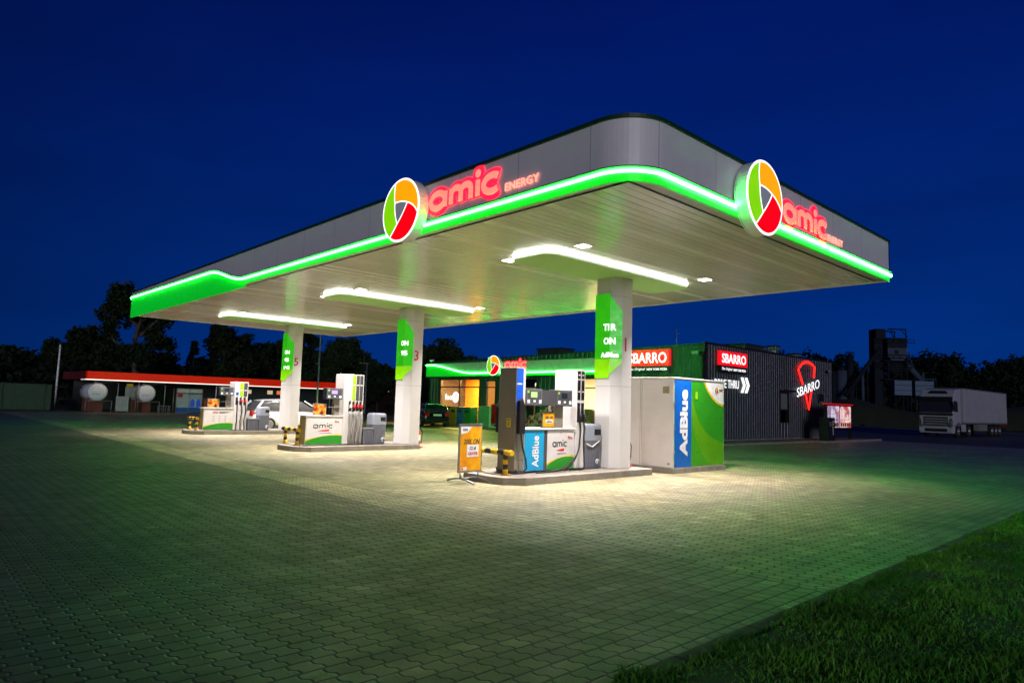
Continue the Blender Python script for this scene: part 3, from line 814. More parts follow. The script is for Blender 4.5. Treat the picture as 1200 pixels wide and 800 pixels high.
mb = MB(); mb.fbox(fr, -.52, -.5, .85, .885, .2725, .28); mb.fbox(fr, .3, .315, .85, .885, .2725, .28); mb.build('lock', K['steel'], cab)
screen_head(t, fr, -.84, -.31, 1.46, 1.83, .02, .27, K['screen_g'])
screen_head(t, fr, .14, .68, 1.46, 1.83, .02, .27, K['screen_d'])
MB().fbox(fr, -.31, .14, 1.47, 1.81, .05, .24).build('link_panel', K['darkgrey'], t)
MB().box(-.05, .15, .2, .5, .965, 1.46).build('post', K['pumpgrey'], t, bevel=.01)
tw = MB().box(-.44, .26, .83, 1.13, .04, 2.33).build('tower', K['white'], t, bevel=.012)
mb = MB()
for i in range(2):
    a = .86 + i * .135
    for b0, b1 in ((2.12, 2.29), (1.62, 2.08), (1.1, 1.55)): mb.fbox(fr, a, a + .1, b0, b1, .258, .266)
mb.build('nozzle_slot', K['black'], tw)
mb = MB()
for i in range(2):
    a = .88 + i * .135
    mb.fbox(fr, a, a + .06, 2.19, 2.215, .267, .27); mb.fbox(fr, a, a + .06, 1.8, 1.825, .267, .27)
mb.build('grade_label', K['p_white'], tw)
for i in range(2): nozzle(t, fr, .91 + i * .135, 1.27, .27, None)
for (a, far, dz, out) in ((.91, -.55, .0, .42), (.91, -.1, .0, .37), (1.045, 1.0, .0, .34)):
    P = [(a, 1.12, .31), (a, .95, .33), (a - .04, .7, .35), (a + (far - a) * .12, .42, out), (a + (far - a) * .3, .2, out + .02), (a + (far - a) * .5, .07, out + .03), (a + (far - a) * .8, .022, out), (far, .022, out - .05), (far + .1, .022, out - .09)]
    Q = []
    for i in range(len(P) - 1):
        p0, p1, p2, p3 = (Vector(P[max(i - 1, 0)]), Vector(P[i]), Vector(P[i + 1]), Vector(P[min(i + 2, len(P) - 1)]))
        for k in range(5):
            s = k / 5; Q.append(.5 * (2 * p1 + (p2 - p0) * s + (2 * p0 - 5 * p1 + 4 * p2 - p3) * s * s + (3 * p1 - p0 - 3 * p2 + p3) * s ** 3))
    MB().tube([fr(*q) for q in Q], .019, 8).build('hose', K['hose'], t)
mini_poster((-10.55, 11.02, 1.115), 'poster', 'orange framed poster on top of the nearest white dispenser', .4, .36, ORPRINT, '200L ON')

# --- middle and far dispensers
def dispenser(x, y0, L, face, side, ty0, ty1, tdepth, top, kind, label, disp):
    """cabinet y0..y0+L, tower ty0..ty1"""
    t = thing('fuel_dispenser', label, 'fuel pump', (x, 0, .15), group='multi-hose fuel dispensers')
    fr = frame('R')
    a0, a1 = y0, y0 + L
    cab = MB().box(face - side, face, a0, a1, .03, .9).build('cabinet', K['offwhite'], t, bevel=.01)
    MB().fbox(frame('F', (0, a0, 0)), face - side + .012, face - .012, .05, .88, .001, .006).build('side_panel', K['tan'], cab)
    MB().box(face - side - .02, face + .03, a0 - .02, a1, .9, .93).build('worktop', K['white'], cab)
    MB().fbox(fr, a0 + .01, a1 - .01, .04, .89, face, face + .008).build('front_panel', K['white'], cab)
    cabinet_print(t, cab, fr, a0 + .01, a1 - .01, .04, .89, face + .0085, kind)
    screen_head(t, fr, a1 - .62, a1 - .06, 1.44, 1.79, face - .22, face + .03, disp)
    MB().box(face - .2, face - .05, a1 - .3, a1 - .12, .93, 1.44).build('post', K['pumpgrey'], t)
    mb = MB(); mb.fbox(fr, a1 - .5, a1 - .1, 1.18, 1.2, face - .2, face); mb.build('shelf', K['steel'], t)
    tw = MB().box(face - tdepth, face, ty0, ty1, .03, top).build('tower', K['offwhite'] if kind == 'amic' else K['white'], t, bevel=.012)
    n = 4 if kind == 'amic' else 3
    st = ty0 + (.16 if kind == 'amic' else .02); pw = (ty1 - .03 - st) / n
    for i in range(n):
        a = st + i * pw
        if kind == 'amic': tm = [K['offwhite'], K['lime'], K['darkgrey'], K['darkgrey']][i]
        else: tm = [K['p_white'], K['lime'], K['darkgrey']][i]
        MB().fbox(fr, a + .008, a + pw - .012, 1.42, top - .03, face, face + .006).build('grade_panel', tm, tw)
        mb = MB(); mb.fbox(fr, a + .02, a + pw * .55, 1.06, 1.38, face - .004, face + .005); mb.build('nozzle_slot', K['black'], tw)
        MB().fbox(fr, a + .02, a + pw - .025, top - .36, top - .33, face + .0065, face + .009).build('grade_label', K['p_white'], tw)
        if kind == 'amic': g = [K['p_white'], K['inkred'], K['inkred'], K['inkred']][i]
        else: g = [None, K['inkred'], K['inkred']][i]
        nozzle(t, fr, a + pw * .5, 1.22, face + .02, g)
        r = .048 if kind == 'amic' else .022
        sway = rnd.uniform(-.03, .03)
        P = [fr(a + pw * .5 + sway * math.sin(k * .9) + (rnd.uniform(-.012, .012)), 1.07 - k * .115, face + .07 + .03 * math.sin(k * .5)) for k in range(10)]
        MB().tube(P, [r * (1 + .12 * math.sin(k * 2.1 + i)) for k in range(10)], 8).build('hose', K['hosegrey'] if kind == 'amic' else K['hose'], t)
    if kind == 'amic':
        mb = MB()
        for i in range(2):
            a = st + i * pw; mb.fbox(fr, a + .05, a + pw - .05, .82, .94, face + .12, face + .13)
        mb.build('green_tag', K['wavegreen'], t)
    if kind != 'amic': MB().fbox(fr, st + .02, st + pw - .03, 1.46, 1.6, face + .007, face + .01).build('blue_mark', K['deepblue'], tw)
    return t
dispenser(-19.53, 9.47, 1.25, .2, .4, 10.72, 11.43, .58, 2.26, 'amic', 'white fuel dispenser with four grey-sleeved hoses on the middle island', K['screen'])
dispenser(-28.5, 9.45, 1.2, .2, .38, 10.65, 11.2, .6, 2.02, 'lpg', 'white LPG fuel dispenser with printed price table on the farthest island', K['screen_d'])
mini_poster((-19.42, 9.95, 1.085), 'poster', 'framed food poster on top of the middle dispenser', .46, .36, FOOD)
mini_poster((-28.4, 9.85, 1.085), 'poster', 'framed food poster on top of the farthest dispenser', .46, .36, FOOD)

# ------------------------------------------------------------------ bins
def bin_tall(x, y, L, h, label):
    t = thing('litter_bin', label, 'bin', (x, y, .15), group='grey hooded bins on the islands')
    fr = frame('R'); w = .42
    body = MB(); top = lambda a, b, d: (a, b, d)
    rs = []
    for k, z in ((.9, 0), (.94, .03), (1, .6 * h), (1, .63 * h)): rs.append([(p[0] * k, p[1] * k, z) for p in rrect(-w / 2, w / 2, -L / 2, L / 2, .06, 4)])
    body.rings(rs); body.build('body', K['bingrey'], t)
    hd = MB(); rs = []
    for k, z in ((1.04, .63 * h), (1.04, .66 * h), (1.02, .93 * h), (.98, .97 * h), (.86, h)): rs.append([(p[0] * k, p[1] * k, z) for p in rrect(-w / 2, w / 2, -L / 2, L / 2, .06, 4)])
    hd.rings(rs); hood = hd.build('hood', K['binlid'], t)
    MB().fbox(fr, L * .05, L * .42, .75 * h, .88 * h, w / 2 + .0, w / 2 + .012).build('opening', K['black'], hood)
    mb = MB(); mb.tube([fr(L * .26 + .055 * math.cos(R(a)), .16 * h + .055 * math.sin(R(a)), w / 2 * .985 + .006) for a in range(0, 300, 20)], .012, 6)
    mb.tube([fr(L * .26, .1 * h, w / 2 * .98 + .006), fr(L * .26, .22 * h, w / 2 * .985 + .006)], .01, 6)
    mb.build('emblem', K['p_white'], t)
    mb = MB()
    for i in range(5): mb.fbox(fr, -L * .4 + i * L * .15, -L * .37 + i * L * .15, .06 * h, .56 * h, w / 2 * .95, w / 2 + .004)
    mb.build('rib', K['bingrey'], t)
    return t
def box_low(x, y, L, h, label):
    t = thing('service_box', label, 'service box', (x, y, .15), group='low grey boxes beside the bins')
    fr = frame('R'); w = .4
    MB().box(-w / 2, w / 2, -L / 2, L / 2, 0, h - .05).build('body', K['bingrey'], t, bevel=.03)
    MB().box(-w / 2 - .012, w / 2 + .012, -L / 2 - .012, L / 2 + .012, h - .05, h).build('lid', K['midgrey'], t, bevel=.015)
    mb = MB()
    for i in range(6): mb.fbox(fr, -L * .4 + i * L * .15, -L * .36 + i * L * .15, .05, h - .1, w / 2 - .002, w / 2 + .006)
    mb.build('rib', K['darkgrey'], t)
    return t
bin_tall(-10.66, 12.48, .62, 1.06, 'dark grey hooded bin with white diagonal pull, between nearest dispenser and column 1')
MB_ = MB(); f_ = frame('R')
mb = MB(); mb.tube([f_(-.28, .6, .235), f_(-.05, .52, .225), f_(.2, .66, .235)], .012, 6); mb.build('pull_strap', K['p_white'], bpy.data.objects['litter_bin'])
bin_tall(-19.55, 12.1, .52, 1.02, 'grey hooded bin between the middle dispenser and column 3')
bin_tall(-28.5, 11.97, .46, 1.0, 'grey hooded bin between the farthest dispenser and column 5')
box_low(-19.5, 11.66, .38, .54, 'low ribbed grey box beside the middle bin')
box_low(-28.48, 11.5, .42, .5, 'low ribbed grey box beside the farthest bin')

# ------------------------------------------------------------------ fire extinguishers behind the columns
def extinguisher(x, y, label, z=.15):
    t = thing('fire_extinguisher', label, 'extinguisher', (x, y, z), R(30), group='red fire extinguishers behind the columns')
    mb = MB(); mb.box(-.2, .2, -.17, .17, 0, .03); mb.tube([(-.12, 0, .03), (-.14, 0, .5), (-.1, 0, .62)], .014, 6)
    mb.build('stand', K['redpaint'], t)
    b = MB(); b.smooth = True
    b.rings([[(.02 + r * math.cos(2 * math.pi * i / 16), r * math.sin(2 * math.pi * i / 16), z) for i in range(16)] for r, z in ((.1, .04), (.13, .06), (.13, .52), (.11, .58), (.05, .63), (.04, .66))])
    b.build('cylinder', K['redpaint'], t)
    b = MB(); b.smooth = True
    b.rings([[(.02 + .132 * math.cos(R(q)), .132 * math.sin(R(q)), z) for q in range(-70, 75, 12)] for z in (.24, .44)], cap=False, closed=False)
    b.build('white_label', K['p_white'], t)
    mb = MB(); mb.cyl((.02, 0, .66), (.02, 0, .72), .03, n=10); mb.box(-.05, .1, -.014, .014, .72, .745); mb.build('valve', K['black'], t)
    MB().tube([(.04, .02, .68), (.12, .1, .66), (.17, .14, .5), (.16, .13, .25), (.14, .12, .14)], .014, 7).build('hose', K['black'], t)
    return t
extinguisher(-10.55, 13.8, 'red fire extinguisher half hidden behind column 1')
extinguisher(-19.58, 13.75, 'red fire extinguisher half hidden behind column 3', 0)
extinguisher(-28.2, 13.85, 'red and white fire extinguisher beside column 5', 0)

# ------------------------------------------------------------------ tank kiosk
KX, KY0, KY1, KXL = -9.66, 14.66, 17.15, -11.65
t = thing('fluid_tank_kiosk', 'white container kiosk with blue vertical strip and green print behind column 1', 'kiosk', (KX, KY0, 0))
MB().box(KXL - KX - .03, .03, -.03, KY1 - KY0 + .03, -.04, .13).build('plinth', K['kerb'], t, bevel=.01)
MB().box(KXL - KX, 0, 0, KY1 - KY0, .13, 2.4).build('body', K['white'], t, bevel=.02)
MB().box(KXL - KX - .025, .025, -.025, KY1 - KY0 + .025, 2.4, 2.44).build('roof_edge', K['offwhite'], t, bevel=.01)
W_ = KY1 - KY0
fr = frame('R')
pn = MB().fbox(fr, .04, W_ - .05, .15, 2.37, .0, .012).build('printed_panel', mat('kiosk_green', (.03, .30, .012), .35, var=.05), t)
MB().fbox(fr, .04, .80, .15, 2.37, .0125, .016).build('blue_strip', mat('kiosk_blue', (.005, .12, .52), .35, var=.03), pn)
text('AdBlue', fr, .45, 1.28, .0165, K['p_white'], pn, w=1.72, h=.36, rot=True, bold=.045)
g1 = mat('kiosk_light_green', (.10, .36, .005), .35, var=.05); g2 = mat('kiosk_mid_green', (.05, .33, .01), .35, var=.05)
sw = bez((.805, 2.1), (1.1, .9), (2.43, .75), 14); MB().prism([(.805, .152), (2.43, .152)] + sw[::-1], fr, .0125, .0145).build('light_swoosh', g1, pn)
sw = bez((.805, 1.4), (1.1, .5), (1.75, .152), 14); MB().prism([(.805, .152)] + sw[::-1], fr, .0147, .0165).build('mid_swoosh', g2, pn)
sw = bez((1.42, 2.365), (1.75, 1.82), (2.435, 1.72), 12); MB().prism([(2.435, 2.365)] + sw, fr, .0125, .0145).build('yellow_corner', K['waveyellow'], pn)
sw = bez((1.49, 2.365), (1.8, 1.88), (2.435, 1.78), 12); MB().prism([(2.435, 2.365)] + sw, fr, .0147, .0165).build('white_corner', K['p_white'], pn)
f2 = frame('R', (0, 2.06, 2.16)); roundel(f2, .1, .017, PRN, pn, rim=.012, flat=True)
amic(frame('R', (0, 2.19, 2.14)), 0, 0, .2, .06, .009, .018, K['inkred'], pn, flat=.3, one=True, name='small_logo_lettering')
MB().fbox(fr, 1.0, 1.1, 1.9, 2.1, .0147, .02).build('vent_mark', K['lime'], pn)
mb = MB()
for z in (.5, 1.1, 1.75): mb.fbox(fr, .0, .05, z, z + .08, .012, .022)
mb.build('hinge', K['steel'], t)
ff = frame('F')
mb = MB(); mb.fbox(ff, -1.03, -1.02, .16, 2.38, -.002, .004); mb.fbox(ff, -.98, -.97, .16, 2.38, -.002, .004); mb.build('door_seam', K['joint'], t)
vt = MB().fbox(ff, -.32, -.13, 2.02, 2.2, .0, .012).build('vent', K['tan'], t, bevel=.004)
mb = MB()
for i in range(5): mb.fbox(ff, -.3, -.15, 2.045 + i * .03, 2.055 + i * .03, .012, .018)
mb.build('louvre', K['midgrey'], vt)
mb = MB(); mb.tube([ff(-.16, .24, .01), ff(-.1, .24, .012)], .02, 6); mb.build('socket', K['midgrey'], t)

# ------------------------------------------------------------------ pavement poster stand
t = thing('pavement_sign', 'orange 200L poster in a metal stand in front of the nearest island', 'poster stand', (-10.72, 8.9, 0), R(4))
fr = frame('R')
MB().fbox(fr, -.33, .33, .21, 1.17, -.03, .0).build('frame', K['galv'], t, bevel=.012)
MB().fbox(fr, -.335, .335, 1.17, 1.195, -.035, .005).build('top_rail', K['steel'], t)
pr = MB().fbox(fr, -.295, .295, .245, 1.135, .001, .006).build('poster', ORPRINT, t)
MB().prism([(-.295, 1.135), (-.295, .98), (-.1, 1.02), (.02, 1.135)], fr, .0062, .008).build('white_corner', K['p_white'], pr)
MB().fbox(fr, -.24, -.1, 1.05, 1.1, .0085, .01).build('corner_logo', K['p_grey'], pr)
text('200L ON', fr, .02, .835, .0065, K['inkgrey'], pr, w=.46, h=.1, shear=.25, bold=.012)
wp = MB().fbox(fr, -.11, .22, .52, .77, .0065, .009).build('white_patch', K['p_white'], pr)
text('12 z\u0142', fr, .055, .70, .0095, K['inkgrey'], wp, w=.17, h=.07, bold=.02)
text('GRATIS', fr, .055, .59, .0095, K['inkred'], wp, w=.27, h=.065, bold=.02)
MB().fbox(fr, -.26, -.1, .26, .32, .0065, .009).build('footer_patch', K['p_white'], pr)
MB().fbox(fr, -.245, -.205, .27, .31, .0095, .011).build('footer_logo', K['inkred'], pr)
for a in (-.25, .25):
    mb = MB(); mb.tube([fr(a, .2, -.015), fr(a, .09, -.015)], .022, 8)
    mb.tube([fr(a - .02, .025, .42), fr(a - .01, .075, .2), fr(a, .1, -.01), fr(a + .01, .075, -.22), fr(a + .02, .025, -.42)], .02, 6)
    mb.build('foot', K['galv'], t)
mb = MB(); mb.tube([fr(-.25, .1, -.015), fr(.25, .1, -.015)], .012, 6); mb.build('crossbar', K['galv'], t)
# ------------------------------------------------------------------ shop building
BX0, BX1, BY0, BY1 = -39.9, -17.4, 29.0, 44.3
K['wallgreen'] = mat('dark_green_cladding', (.022, .085, .045), .45, .2, var=.12)
K['wallgrey'] = mat('anthracite_cladding', (.045, .05, .066), .45, .3, var=.12)
K['alu_dark'] = mat('dark_window_frame', (.02, .022, .024), .4, .4)
K['shopin'] = mat('shop_wall_orange', (.66, .25, .03), .6, var=.08); K['shopwhite'] = mat('shop_wall_cream', (.7, .6, .42), .6, var=.06)
K['shopfloor'] = mat('shop_floor', (.4, .32, .22), .3)
K['wood'] = mat('counter_wood', (.32, .15, .05), .5, var=.25)
shop = thing('shop_building', 'low dark green and anthracite corrugated shop with lit windows behind the pumps', 'shop', (BX1, BY0, 0))
so = shop.location
def corr(mb, kind, a0, a1, b0, b1, fixed, pitch=.34, dep=.04):
    """vertical trapezoid cladding along a; kind F (y=fixed, faces -Y) or R (x=fixed)"""
    fr = frame('F', (0, fixed, 0)) if kind == 'F' else frame('R', (fixed, 0, 0))
    a = a0; pts = []
    n = max(1, int((a1 - a0) / pitch)); p = (a1 - a0) / n
    for i in range(n):
        s = a0 + i * p; pts += [(s, 0), (s + p * .42, 0), (s + p * .5, dep), (s + p * .92, dep)]
    pts.append((a1, 0))
    tb1 = b1 if callable(b1) else (lambda q: b1)
    b = len(mb.v)
    for q, d in pts: mb.v += [fr(q, b0, d), fr(q, tb1(q), d)]
    for i in range(len(pts) - 1): mb.face([b + 2 * i, b + 2 * i + 2, b + 2 * i + 3, b + 2 * i + 1])
rel = lambda x: x - so[0]
top_f = lambda a: 4.78 - .42 * (-a) / 22.5          # parapet falls gently to the left (local a = 0 .. -22.5)
wins = [(-38.5, -34.17, .12, 3.2), (-33.55, -32.55, .05, 3.1), (-30.7, -28.8, .25, 3.2), (-25.15, -22.4, .25, 3.2)]
mb = MB(); cur = BX0
for (a, b, z0, z1) in wins:
    corr(mb, 'F', rel(cur), rel(a), .12, top_f, 0)
    corr(mb, 'F', rel(a), rel(b), z1, top_f, 0)
    if z0 > .13: corr(mb, 'F', rel(a), rel(b), .12, z0, 0)
    cur = b
corr(mb, 'F', rel(cur), rel(BX1) - .06, .12, top_f, 0)
mb.build('front_wall', K['wallgreen'], shop)
mb = MB()
rw = [(37.0, 38.15, 1.0, 2.75)]; cur = BY0 + .05
for (a, b, z0, z1) in rw:
    corr(mb, 'R', cur - so[1], a - so[1], .15, lambda q: 4.84, 0, .25, .022); corr(mb, 'R', a - so[1], b - so[1], z1, lambda q: 4.84, 0, .25, .022); corr(mb, 'R', a - so[1], b - so[1], .15, z0, 0, .3); cur = b
corr(mb, 'R', cur - so[1], BY1 - so[1], .15, lambda q: 4.84, 0, .25, .022)
mb.build('side_wall', K['wallgrey'], shop)
mb = MB(); mb.box(rel(BX0), rel(BX0) + .2, .25, BY1 - BY0, 0, 4.3); mb.box(rel(BX0), 0 - .05, BY1 - BY0 - .2, BY1 - BY0, 0, 4.8); mb.build('rear_wall', K['wallgrey'], shop)
mb = MB(); mb.v = [(rel(BX0), .08, 4.30), (-.06, .08, 4.70), (-.06, 15.1, 4.74), (rel(BX0), 15.1, 4.34)]; mb.face([0, 1, 2, 3]); mb.build('roof', K['wallgrey'], shop)
mb = MB(); mb.box(-.05, .1, -.1, BY1 - BY0, 4.84, 4.92); mb.build('side_parapet_cap', K['alu_dark'], shop)
mb = MB(); mb.prism([(rel(BX0), 4.36), (-.05, 4.79), (-.05, 4.86), (rel(BX0), 4.43)], frame('F'), -.14, .07); mb.build('front_parapet_cap', K['greencap'], shop)
MB().box(-.12, .12, -.12, .02, 0, 4.83).build('corner_trim', K['alu_dark'], shop)
mb = MB(); mb.tube([(.1, -.2, 4.5), (.1, -.2, .1)], .06, 10); mb.box(-.03, .23, -.32, -.08, 4.4, 4.62); mb.build('downpipe', K['alu_dark'], shop)
mb = MB(); mb.box(rel(BX0), .0, -.04, .02, -.05, .12); mb.box(-.02, .06, .0, BY1 - BY0, -.05, .15); mb.build('plinth', K['kerb'], shop)
# windows
for wi, (a, b, z0, z1) in enumerate(wins + rw):
    if wi < len(wins): fr = frame('F'); A, B = rel(a), rel(b)
    else: fr = frame('R'); A, B = a - so[1], b - so[1]
    mb = MB(); t_ = .07
    mb.fbox(fr, A, A + t_, z0, z1, -.12, .045); mb.fbox(fr, B - t_, B, z0, z1, -.12, .045)
    mb.fbox(fr, A + t_, B - t_, z0, z0 + t_, -.12, .045); mb.fbox(fr, A + t_, B - t_, z1 - t_, z1, -.12, .045)
    if wi == 0:
        c = A + (B - A) * .5; mb.fbox(fr, c - .05, c + .05, z0 + t_, z1 - t_, -.1, .04); pass
        for q0, q1 in ((A + t_, c - .05), (c + .05, B - t_)): mb.fbox(fr, q0, q1, 2.6, 2.67, -.1, .04)
    elif wi == 4: mb.fbox(fr, A + t_, B - t_, 1.72, 1.78, -.1, .04)
    else: mb.fbox(fr, A + t_, B - t_, 2.6, 2.66, -.1, .04)
    w = mb.build('window', K['alu_dark'], shop)
    MB().fbox(fr, A + t_, B - t_, z0 + t_, z1 - t_, -.075, -.07).build('pane', K['glass'], w)
    if wi == 0:
        text('foo', fr, A + .86, 1.95, .001 - .065, K['whitelit'], w, w=.84, h=.44, bold=.03, name='window_lettering')
        MB().prism(arc(A + 1.66, 1.93, .38, 0, 360, 24)[:-1], fr, -.066, -.06).build('white_disc', K['whitelit'], w)
        text('d', fr, A + 1.66, 1.97, -.058, K['p_orange'], w, h=.36, bold=.01, name='window_lettering')
    if wi == 4:
        MB().fbox(fr, A + t_, B - t_, 1.78, z1 - t_, -.065, -.06).build('blind', K['midgrey'], w)
        MB().fbox(fr, A - .05, B + .12, z1 + .02, z1 + .12, .045, .4).build('awning', K['alu_dark'], w)
# interior
mb = MB(); mb.box(rel(BX0) + .25, -.3, .2, 5.5, .02, .06); mb.build('interior_floor', K['shopfloor'], shop)
mb = MB(); mb.box(rel(BX0) + .25, rel(-33.7), 3.2, 3.3, .06, 3.5); mb.box(rel(-33.75), rel(-33.65), .25, 3.2, .06, 3.5); mb.build('interior_orange_wall', K['shopin'], shop)
mb = MB(); mb.box(rel(-33.6), -.3, 5.3, 5.4, .06, 3.5); mb.box(-.5, -.4, .3, 5.3, .06, 3.5); mb.build('interior_cream_wall', K['shopwhite'], shop)
mb = MB(); mb.box(rel(BX0) + .25, -.3, .2, 5.5, 3.5, 3.56); mb.build('interior_ceiling', K['shopwhite'], shop)
def lamp_area(name, parent, p, sx, sy, e, col, rot=(0, 0, 0), spread=180):
    L = bpy.data.lights.new(name, 'AREA'); L.shape = 'RECTANGLE'; L.size = sx; L.size_y = sy; L.energy = e; L.color = col; L.spread = R(spread)
    o = bpy.data.objects.new(name, L); COL.objects.link(o); o.parent = parent; o.location = p; o.rotation_euler = rot
    return o
il = MB().box(rel(-37.9), rel(-34.6), 1.3, 1.7, 3.45, 3.49).build('ceiling_lamp', emis('shop_lamp_warm', (1, .62, .25), 5), shop)
lamp_area('ceiling_light', il, (rel(-36.2), 1.5, 3.43), 3, .4, 2600, (1, .52, .15))
il = MB().box(rel(-31.5), rel(-21.5), 2.2, 2.6, 3.45, 3.49).build('ceiling_lamp', emis('shop_lamp_white', (1, .9, .72), 6), shop)
lamp_area('ceiling_light', il, (rel(-26.5), 2.4, 3.43), 9, .5, 1400, (1, .84, .6))
# interior furniture (things standing inside)
t = thing('food_counter', 'wooden snack counter behind the orange window', 'counter', (-36.4, 30.4, .06))
MB().box(-1.9, 2.0, 0, .6, 0, .95).build('base', K['wood'], t); MB().box(-1.95, 2.05, -.05, .65, .95, 1.0).build('counter_top', K['shopwhite'], t)
t = thing('coffee_machine', 'dark coffee machine on the snack counter', 'coffee machine', (-34.9, 30.6, 1.06))
MB().box(-.2, .2, -.15, .25, 0, .5).build('body', K['darkgrey'], t, bevel=.02); MB().box(-.14, .14, -.17, -.15, .1, .35).build('spout_bay', K['steel'], t)
t = thing('drinks_fridge', 'tall glazed fridge behind the snack counter', 'fridge', (-35.6, 31.75, .06))
MB().box(-.75, .75, 0, .4, 0, 2.3).build('cabinet', K['midgrey'], t); MB().box(-.68, .68, -.02, -.001, .2, 2.2).build('door', poster_mat('fridge_goods', ['5a4a38', 'a08058', 'c0b090', '6a5a4a'], 6, 1.), t)
t = thing('menu_screen', 'dark menu strip high on the orange shop wall', 'menu screen', (-35.2, 31.0, 2.85))
MB().box(-1.2, 1.2, 0, .06, 0, .24).build('panel', K['darkgrey'], t); MB().box(-1.1, 1.1, -.008, -.001, .09, .15).build('text_row', K['inkred'], t)
GOODS = ['e8e0d0', 'd8a030', 'b03020', '5080b0', '704020', 'f0f0f0', '308040', '8040a0']
GM = [mat('goods_' + n, h, .4) for n, h in zip(('cream', 'amber', 'red', 'blue', 'brown', 'white', 'green', 'purple'), GOODS)]
def shelf(x, w, label, y=30.5):
    t = thing('goods_shelf', label, 'shelf', (x, y, .06), group='stocked shelves inside the shop')
    mb = MB(); mb.box(-w / 2, w / 2, .34, .4, 0, 2.9)
    for z in (.1, .7, 1.3, 1.9, 2.5): mb.box(-w / 2, w / 2, 0, .34, z, z + .04)
    mb.box(-w / 2 - .04, -w / 2, 0, .4, 0, 2.9); mb.box(w / 2, w / 2 + .04, 0, .4, 0, 2.9)
    mb.build('frame', K['shopwhite'], t)
    mb = MB()
    for z in (.14, .74, 1.34, 1.94, 2.54):
        a = -w / 2 + .04
        while a < w / 2 - .12:
            q = rnd.uniform(.07, .2); mb.cur = rnd.randrange(8) if rnd.random() < .7 else 5
            mb.box(a, a + q - .015, .05, .3, z, z + (rnd.uniform(.2, .46) if z < 2.5 else .25)); a += q
    g = mb.build('stock', GM, t); tag(g, kind='stuff')
    return t
shelf(-29.7, 1.6, 'stocked shelf behind the narrow shop window left of the screens')
shelf(-23.7, 2.4, 'stocked shelf behind the wide shop window beside column 1', 30.6)
# fascia
fx0, fx1 = BX0 - .02, -22.9
fb = thing('shop_fascia', 'pale fascia board with glowing green wave along the shop front', 'fascia', (fx0, BY0 - .32, 0))
fr = frame('F'); L_ = fx1 - fx0
ztp = lambda a: 4.17 if a < .4 else (4.17 - .62 * (lambda s: s * s * (3 - 2 * s))((a - .4) / 4.9) if a < 5.3 else 3.55)
xs = list(np.linspace(0, 5.6, 40)) + list(np.linspace(6, L_, 10))
MB().prism([(0, 4.28), (0, 4.19)] + [(a, ztp(a) + .02) for a in xs] + [(L_, 4.28)], fr, -.22, 0).build('grey_board', mat('shop_fascia_grey', (.45, .50, .45), .4, seam=(0, 1.5, .012)), fb)
MB().prism([(0, 3.36), (L_, 3.36)] + [(a, ztp(a) - .02) for a in reversed(xs)], fr, -.22, .0).build('green_board', K['greenpanel'], fb)
MB().tube([fr(a, ztp(a), .03) for a in xs], .034, 8).build('led_tube', K['tube'], fb)
MB().fbox(fr, -.03, L_ + .03, 4.283, 4.33, -.24, .03).build('top_trim', K['greencap'], fb)
MB().fbox(fr, 0, L_, 3.31, 3.357, -.22, .015).build('bottom_trim', K['greencap'], fb)
# emblem signs: a function for the three of them
def emblem(loc_, kind, rad, label):
    t = thing('emblem_sign', label, 'sign', loc_, group='round three-coloured emblem signs')
    fr = frame(kind)
    mb = MB(); old = mb.smooth
    mb.prism(arc(0, 0, rad * .985, 0, 360, 48)[:-1], fr, -.02, .2); mb.build('drum', K['fascia'], t)
    roundel(fr, rad, .2, LIT, t, rim=.042)
    return t
emblem((-11.25, Y0 - .06, 5.45), 'F', .65, 'round lit emblem on the long canopy front, left of the glowing red lettering')
emblem((X1 + .06, 10.87, 5.33), 'R', .655, 'round lit emblem on the short right canopy side')
emblem((-32.3, BY0 - .34, 4.02), 'F', .64, 'small round lit emblem on the shop fascia, above the grey dispenser')
def neon_sign(loc_, kind, w, h, r, label, energy=None):
    t = thing('lettering_sign', label, 'sign', loc_, group='glowing red letter signs')
    fr = frame(kind)
    amic_plate(fr, 0, 0, w, h, r * 2.05, .008, K['redhalo'], t)
    amic(fr, 0, 0, w, h, r, .026, K['pinkneon'], t, flat=.28)
    return t
s1 = neon_sign((-10.55, Y0 - .01, 5.33), 'F', 1.98, .35, .066, 'glowing red lettering with a small second word on the long canopy front')
text('ENERGY', frame('F'), 2.57, .02, .012, K['pinksmall'], s1, w=.82, h=.145, bold=.012, ext=.012, sp=1.1, name='small_lettering')
s2 = neon_sign((X1 + .01, 12.12, 5.235), 'R', 1.92, .35, .066, 'glowing red lettering with a small second word on the short right canopy side')
text('ENERGY', frame('R'), 2.42, .07, .012, K['pinksmall'], s2, w=.8, h=.14, bold=.012, ext=.012, sp=1.1, name='small_lettering')
neon_sign((-31.35, BY0 - .33, 3.85), 'F', 1.85, .36, .06, 'small glowing red lettering on the shop fascia')
